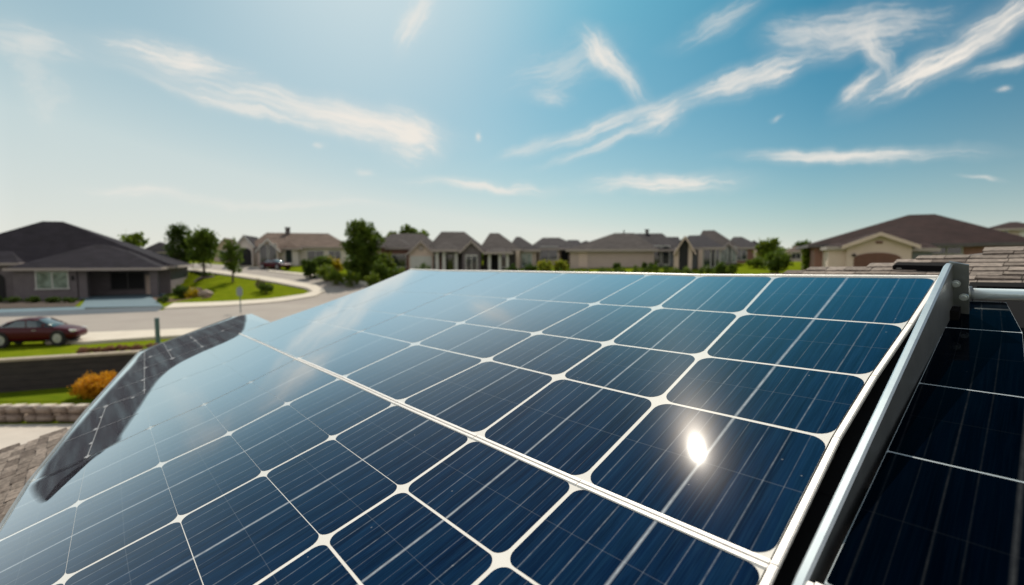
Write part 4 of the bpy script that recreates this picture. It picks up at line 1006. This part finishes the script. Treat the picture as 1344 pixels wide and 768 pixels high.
# two rows of cells reaching to the outer edge
C8 = {3.5: (2.70, .15), 4: (2.73, .01), 5: (2.71, -.16), 6: (2.69, -.29), 7: (2.665, -.385)}
def quad(a, b, c, d): return [V2(*a), V2(*b), V2(*c), V2(*d)]
cell(t_far, quad(NODE[4][7], C8[4], C8[3.5], (2.09, .155)), .006, .02, .006, .02, .02, M['cell'])
cell(t_far, quad(NODE[5][7], C8[5], C8[4], NODE[4][7]), .004, .02, .002, .006, .02, M['cell'])
cell(t_far, quad(NODE[6][7], C8[6], C8[5], NODE[5][7]), .004, .02, .002, .002, .02, M['cell'])
cell(t_far, quad(NODE[7][7], C8[7], C8[6], NODE[6][7]), .004, .02, .004, .002, .02, M['cell'])
# dark reflection painted as a dull film on the glass along the street-side edge
def dark_reflection(parent, pts):
    m = M.get('dark_reflection')
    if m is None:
        m = M['dark_reflection'] = mat('dark_reflection', (.022, .021, .031), .8, (.036, .033, .043), 3, spec=.1, stretch=(1, 7, 1))
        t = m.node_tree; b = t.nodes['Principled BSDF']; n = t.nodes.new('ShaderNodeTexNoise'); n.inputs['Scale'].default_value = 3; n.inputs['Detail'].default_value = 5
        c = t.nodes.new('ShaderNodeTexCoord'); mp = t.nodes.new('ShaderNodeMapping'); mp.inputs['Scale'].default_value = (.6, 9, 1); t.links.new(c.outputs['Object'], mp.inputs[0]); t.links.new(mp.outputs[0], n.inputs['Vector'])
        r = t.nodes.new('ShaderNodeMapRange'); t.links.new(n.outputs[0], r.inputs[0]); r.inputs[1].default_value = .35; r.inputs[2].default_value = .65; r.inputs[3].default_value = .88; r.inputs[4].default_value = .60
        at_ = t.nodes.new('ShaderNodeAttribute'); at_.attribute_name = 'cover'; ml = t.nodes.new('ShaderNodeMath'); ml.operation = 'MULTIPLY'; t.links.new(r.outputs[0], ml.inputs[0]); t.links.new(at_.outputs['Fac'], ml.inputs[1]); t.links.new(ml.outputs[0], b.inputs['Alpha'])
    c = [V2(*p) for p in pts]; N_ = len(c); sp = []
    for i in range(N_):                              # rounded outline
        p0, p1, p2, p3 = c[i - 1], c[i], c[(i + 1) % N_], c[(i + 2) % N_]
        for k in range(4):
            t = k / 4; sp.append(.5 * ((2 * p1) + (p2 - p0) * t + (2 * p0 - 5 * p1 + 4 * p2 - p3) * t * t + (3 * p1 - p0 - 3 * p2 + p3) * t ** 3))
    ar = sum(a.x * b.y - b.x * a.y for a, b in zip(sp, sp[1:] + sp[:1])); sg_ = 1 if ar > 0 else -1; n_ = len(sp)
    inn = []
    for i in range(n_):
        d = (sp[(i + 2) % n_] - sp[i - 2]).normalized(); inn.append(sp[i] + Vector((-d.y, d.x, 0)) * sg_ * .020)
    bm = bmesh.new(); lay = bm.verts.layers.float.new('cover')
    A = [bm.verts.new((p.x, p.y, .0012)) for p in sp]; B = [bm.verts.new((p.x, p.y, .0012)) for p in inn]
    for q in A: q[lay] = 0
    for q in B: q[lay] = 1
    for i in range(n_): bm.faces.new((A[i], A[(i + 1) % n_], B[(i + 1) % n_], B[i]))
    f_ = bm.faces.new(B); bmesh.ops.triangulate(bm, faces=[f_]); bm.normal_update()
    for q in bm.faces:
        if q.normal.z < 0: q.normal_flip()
    o = bm_obj('reflection_film', bm, m, parent, fix=False); o['label'] = 'dull dark film painting a reflection over the outer cells'; return o
dark_reflection(t_far, [(1.048,-.752),(1.048,-.575),(1.129,-.548),(1.292,-.505),(1.486,-.458),(1.729,-.392),(1.88,-.315),(1.955,-.206),(1.985,-.10),(2.03,-.02),(2.14,.04),(2.30,.085),(2.45,.125),(2.69,.165),(2.70,.05),(2.69,-.18),(2.63,-.39),(2.3,-.47),(1.65,-.635)])
t_low = [o for o in bpy.data.objects if o.name == 'solar_panel.002'][0]
dark_reflection(t_low, [(.99,-.765),(.834,-.735),(.828,-.71),(.852,-.700),(.918,-.682),(.962,-.655),(1.038,-.594),(1.040,-.66),(1.038,-.74)])

# silvered contacts that stay bright through the film
def ribbon(parent, lines, dots):
    bm = bmesh.new()
    for a, b in lines: bar(bm, V2(*a), V2(*b), .0022, .0013, .0019)
    for (u, v, r) in dots:
        q = [bm.verts.new(V2(u + du * r, v + dv * r, .0021)) for du, dv in ((1, 0), (0, .6), (-1, 0), (0, -.6))]; bm.faces.new(q)
    bm_obj('contact_ribbon', bm, M['ribbon'], parent)
M['ribbon'] = mat('ribbon', (.30, .30, .31), .5)
ribbon(t_far, [(NODE[8][5], NODE[8][6]), (NODE[7][6], C8[7]), (NODE[6][7], C8[6]), (NODE[5][7], C8[5]), (NODE[9][6], NODE[7][6]), ((1.60, -.463), (1.62, -.63)), ((1.3, -.50), (1.32, -.70)), (C8[7], C8[5]), ((2.35, -.44), (2.36, .05)), ((2.1, -.47), (2.08, -.1)), ((1.85, -.54), (1.83, -.36))],
       [(*NODE[8][5], .014), (*NODE[8][6], .016), (1.17, -.63, .011), (1.32, -.618, .014), (1.46, -.602, .011), (1.57, -.50, .012), (1.62, -.46, .012), (1.83, -.45, .016), (2.1, -.42, .018), (2.08, -.31, .02), (2.36, -.38, .018), (2.35, -.29, .018), (2.35, -.17, .018), (2.35, -.03, .016), (2.5, -.17, .016), (2.1, -.175, .016)])
# right-hand array: same plane, shade and dull reflection put into darker cell copies, beyond the steel rail
EDG = [(.87, -.705), (.72, -.737), (.48, -.757), (.27, -.768), (.0, -.782), (-.175, -.80), (-.33, -.83)]
def eu(v):
    for (a, ua), (b, ub) in zip(EDG, EDG[1:]):
        if b <= v <= a: return ub + (ua - ub) * (v - b) / (a - b)
    return EDG[-1][1]
def right_module(label, vlist, u_in):
    t = bpy.data.objects.new('solar_panel', None); COL.objects.link(t); framed(t); tag(t, label, 'solar panel', 'solar panels of the roof array')
    top, bot = vlist[0], vlist[-1]
    out = [V2(eu(bot), bot), V2(u_in, bot)] + [V2(u_in, top), V2(eu(top), top)] + [V2(eu(v), v) for v in vlist[1:-1]]
    poly_slab('backsheet', out, -.006, 0, M['backsheet_shaded'], t)
    poly_slab('backing_frame', [p + (V2(u_in - .06, (top + bot) / 2) - p).normalized() * .006 for p in out], -TH, -.0062, M['black'], t)
    for a, b in zip(vlist, vlist[1:]):
        q = [V2(eu(b), b), V2(u_in, b), V2(u_in, a), V2(eu(a), a)]
        cell(t, q, .0004, .001, .0016, .0016, .004, M['cell_shaded'], flatu=.30 * S)
    return t
M['backsheet_shaded'] = mat('backsheet_shaded', (.34, .40, .43), .6); mc = M['cell'].copy(); mc.name = 'silicon_cell_shaded'; M['cell_shaded'] = mc; bsdf_ = mc.node_tree.nodes['Principled BSDF']; sc_ = mc.node_tree.nodes.new('ShaderNodeVectorMath'); sc_.operation = 'SCALE'; sc_.inputs['Scale'].default_value = .09; mc.node_tree.links.new(bsdf_.inputs['Base Color'].links[0].from_socket, sc_.inputs[0]); mc.node_tree.links.new(sc_.outputs[0], bsdf_.inputs['Base Color']); [setattr(n.inputs[1], 'default_value', .12) for n in mc.node_tree.nodes if n.type == 'MATH' and n.operation == 'MULTIPLY' and abs(n.inputs[1].default_value - .96) < 1e-4]
right_module('narrow near-black solar panel between the steel rail and the bare shingles at right', [.87, .72, .48, .27, .006], -.632)
rl = right_module('black solar panel in the bottom right corner, starting with a white rounded corner', [-.004, -.175, -.33], -.624)
bm = bmesh.new(); bar(bm, V2(-.6225, -.004), V2(-.6225, -.33), .006, -TH, .005); bar(bm, V2(-.626, -.003), V2(-.78, -.003), .006, -TH, .004)
bm_obj('frame', bm, M['alu'], rl)

# steel rail standing on edge between the two arrays
rail = bpy.data.objects.new('steel_rail', None); COL.objects.link(rail); framed(rail); tag(rail, 'tall galvanised steel rail on edge, tapering toward the camera, between the two arrays', 'rail')
prof = [(-.03, .002), (.0, .006), (.2, .032), (.4, .058), (.6, .084), (.785, .108), (.80, .107)]
bm = bmesh.new(); rows = []
TW = .014
for v, hh in prof:
    ub = -.613 - .019 * max(0, v) ; zt = hh * S; lean = .004
    c = V2(ub, v)
    rows.append([bm.verts.new(c + Vector(q)) for q in ((-TW / 2, 0, -.05), (TW / 2, 0, -.05), (TW / 2, 0, zt - .004), (TW / 2 - .003, 0, zt), (-TW / 2 + .003, 0, zt), (-TW / 2, 0, zt - .004))])
for a, b in zip(rows, rows[1:]):
    for i in range(6): bm.faces.new((a[i], a[(i + 1) % 6], b[(i + 1) % 6], b[i])).material_index = 1 if i in (2, 3, 4) else 0  # brighter steel along the top paints the light on the edge
bm.faces.new(rows[0]); bm.faces.new(rows[-1][::-1])
bm_obj('plate', bm, [M['steel'], M['steel_edge']], rail)
# end gusset
bm = bmesh.new(); e0 = V2(-.628, .80); e1 = V2(-.658, .795)
q = [(e0, -.03), (e1, -.01), (e1, .104 * S), (e0, .110 * S)]
A = [bm.verts.new(p + Vector((0, 0, z))) for p, z in q]; B = [bm.verts.new(p + Vector((0, .006, z))) for p, z in q]
bm.faces.new(A); bm.faces.new(B[::-1])
for i in range(4): bm.faces.new((A[i], B[i], B[(i + 1) % 4], A[(i + 1) % 4]))
bm_obj('end_plate', bm, M['steel'], rail)
def bolt(u, v, z, r, d=(0, 0, 1)):
    bm = bmesh.new(); p = V2(u, v, z); d = Vector(d); tube(bm, p, p + d * r * .5, r * 1.35, r * 1.35, 16); tube(bm, p + d * r * .5, p + d * r * 1.3, r * .9, r * .85, 6)
    bm_obj('bolt', bm, M['steel_edge'], rail)
bolt(-.640, .787, .075, .006, (0, -1, 0)); bolt(-.652, .785, .045, .006, (0, -1, 0))
bm = bmesh.new(); bar(bm, V2(-.638, .76), V2(-.638, .785), .02, -.04, .022); bm_obj('clamp', bm, M['black'], rail)
ch = bpy.data.objects.new('gap_shade', None); COL.objects.link(ch); framed(ch); tag(ch, 'black strip painted as shade in the gap between the panel frame and steel rail', 'painted_shade')  # black bars laid in the gap as its shade
bm = bmesh.new(); bar(bm, V2(-.592, -.34), V2(-.594, .30), .06, -.052, -.036); bm_obj('shade_strip', bm, M['black'], ch)
bm = bmesh.new(); bar(bm, V2(-.597, .301), V2(-.604, 1.06), .085, -.052, -.036); bm_obj('shade_strip', bm, M['black'], ch)
# conduit
cd = bpy.data.objects.new('conduit', None); COL.objects.link(cd); framed(cd); tag(cd, 'shiny steel conduit pipe running right from the rail under the shingle edge', 'pipe')
bm = bmesh.new(); tube(bm, V2(-.648, .885, .012), V2(-1.9, .885, .012), .0135, .0135, 20); bm_obj('pipe', bm, M['steel_edge'], cd, smooth=True)
bm = bmesh.new(); tube(bm, V2(-.646, .885, .012), V2(-.652, .885, .012), .018, .018, 20); bm_obj('coupling', bm, M['steel'], cd, smooth=True)
# frame carrying the array
RO = -.15 * S                                       # roof surface below the array plane
mf = bpy.data.objects.new('mounting_frame', None); COL.objects.link(mf); framed(mf); tag(mf, 'aluminium mounting rails and feet beneath the solar array', 'mounting frame')
for v in (.8, .2, -.25, -.6):
    bm = bmesh.new(); bar(bm, V2(-.75, v), V2(1.9, v), .04, -TH - .045, -TH - .001); bm_obj('cross_rail', bm, M['black'], mf)
    for u in (-.4, .3, 1.0, 1.7):
        bm = bmesh.new(); bar(bm, V2(u, v - .02), V2(u, v + .03), .03, RO - .01, -TH - .046); bm_obj('foot', bm, M['alu_dark'], mf)

# our own house: shingled roof slab on walls
M['tile'] = bpy.data.materials.new('own_shingle'); M['tile'].use_nodes = True
t_ = M['tile'].node_tree; b_ = t_.nodes['Principled BSDF']; b_.inputs['Roughness'].default_value = .88; b_.inputs['Specular IOR Level'].default_value = .2
ge = t_.nodes.new('ShaderNodeNewGeometry'); cr = t_.nodes.new('ShaderNodeValToRGB'); t_.links.new(ge.outputs['Random Per Island'], cr.inputs[0])
cr.color_ramp.elements[0].color = (.115, .090, .076, 1); cr.color_ramp.elements[1].color = (.29, .24, .205, 1)
e = cr.color_ramp.elements.new(.5); e.color = (.20, .165, .14, 1)
nz = t_.nodes.new('ShaderNodeTexNoise'); nz.inputs['Scale'].default_value = 60; nz.inputs['Detail'].default_value = 6; tcn = t_.nodes.new('ShaderNodeTexCoord'); t_.links.new(tcn.outputs['Object'], nz.inputs['Vector'])
mr = t_.nodes.new('ShaderNodeMapRange'); t_.links.new(nz.outputs[0], mr.inputs[0]); mr.inputs[1].default_value = .3; mr.inputs[2].default_value = .7; mr.inputs[3].default_value = .6; mr.inputs[4].default_value = 1.3
sc = t_.nodes.new('ShaderNodeVectorMath'); sc.operation = 'SCALE'; t_.links.new(cr.outputs[0], sc.inputs[0]); t_.links.new(mr.outputs[0], sc.inputs['Scale']); t_.links.new(sc.outputs[0], b_.inputs['Base Color'])
bp = t_.nodes.new('ShaderNodeBump'); bp.inputs['Strength'].default_value = .7; bp.inputs['Distance'].default_value = .006; t_.links.new(nz.outputs[0], bp.inputs['Height']); t_.links.new(bp.outputs[0], b_.inputs['Normal'])

RPOLY = [(-.086,1.555),(.3,1.3),(.8,1.0),(1.5,.8),(1.9,.6),(2.1,.2),(2.14,-.3),(2.211,-.783),(2.301,-1.012),(2.5,-1.5),(2.65,-2.1),(-2.0,-2.3),(-2.2,2.66),(-1.2,2.12),(-.679,1.792),(-.416,1.674),(-.256,1.581)]
def inside(u, v, P=RPOLY):
    c = False
    for i in range(len(P)):
        (x0, y0), (x1, y1) = P[i - 1], P[i]
        if (y0 > v) != (y1 > v) and u < (x1 - x0) * (v - y0) / (y1 - y0) + x0: c = not c
    return c
own = bpy.data.objects.new('house', None); COL.objects.link(own); framed(own); tag(own, 'brown shingled roof and house that carry the solar array in the foreground', 'house')
poly_slab('roof_deck', [V2(u, v) for u, v in RPOLY], RO - .09, RO - .012, M['w_dark'], own)
bm = bmesh.new(); ex, tw = .042, .085; rv = -2.3; r_i = 0
while rv < 2.7:
    u = -2.25 + (r_i % 3) * .029
    while u < 2.7:
        w_ = tw * random.uniform(.65, 1.35); uc = u + w_ / 2
        if inside(uc, rv + ex / 2) and inside(u + .01, rv + ex / 2) and inside(u + w_ - .01, rv + ex / 2):
            th = random.uniform(.002, .006); dv = random.uniform(-.006, .006); g_ = .001
            up_ = 0
            z0 = RO - .011; lo_z = RO + th; hi_z = RO - .001
            c = [V2(u + g_, rv + dv), V2(u + w_ - g_, rv + dv + random.uniform(-.003, .003)), V2(u + w_ - g_, rv + ex * 1.25), V2(u + g_, rv + ex * 1.25)]
            zb = [z0] * 4; zt = [lo_z, lo_z + random.uniform(-.002, .002), hi_z, hi_z]
            A = [bm.verts.new(p + Vector((0, 0, z))) for p, z in zip(c, zb)]; B = [bm.verts.new(p + Vector((0, 0, z))) for p, z in zip(c, zt)]
            bm.faces.new(B)
            for i in range(4): bm.faces.new((A[i], A[(i + 1) % 4], B[(i + 1) % 4], B[i]))
        u += w_
    rv += ex; r_i += 1
bm_obj('roof_shingles', bm, M['tile'], own)
# black bars standing in for the shadow below the upper roof's edge, and the slot vent
bm = bmesh.new(); bar(bm, V2(-.60, 1.315), V2(-2.1, 1.315), .035 * S, RO, RO + .034); bar(bm, V2(-.60, 1.10), V2(-2.1, 1.10), .36 * S, RO, RO + .022); bm_obj('step_shadow', bm, M['black'], own)
vent = bpy.data.objects.new('roof_vent', None); COL.objects.link(vent); framed(vent); tag(vent, 'low black slot vent lying on the brown shingles behind the main panel corner', 'roof vent')
bm = bmesh.new(); bar(bm, V2(-.385, 1.545), V2(-.527, 1.53), .045, RO - .005, RO + .022); bmesh.ops.bevel(bm, geom=list(bm.edges), offset=.004, segments=2, affect='EDGES'); bm_obj('body', bm, M['black'], vent)
bm = bmesh.new()
for k in range(6): bar(bm, V2(-.395 - .022 * k, 1.524), V2(-.409 - .022 * k, 1.5235), .004, RO + .008, RO + .012)
bm_obj('louvre', bm, M['alu_dark'], vent)
# walls of the house below the roof
WP = [(1.9, .2), (1.95, -.3), (2.05, -.9), (2.2, -1.3), (2.3, -1.9), (-1.8, -2.05), (-1.9, 2.3), (-.5, 1.5), (-.1, 1.35), (.8, .85), (1.5, .6)]
bm = bmesh.new(); A = []; B = []
Ai = ARR
for u, v in WP:
    p = Ai @ Vector((u * S, v * S, RO - .1)); A.append(bm.verts.new((p.x, p.y, LOW - .2))); B.append(bm.verts.new(p))
for i in range(len(A)): bm.faces.new((A[i], A[(i + 1) % len(A)], B[(i + 1) % len(A)], B[i]))
bm.faces.new(B)
o = bm_obj('wall', bm, M['w_tan']); o.parent = own; o.matrix_parent_inverse = ARR.inverted()
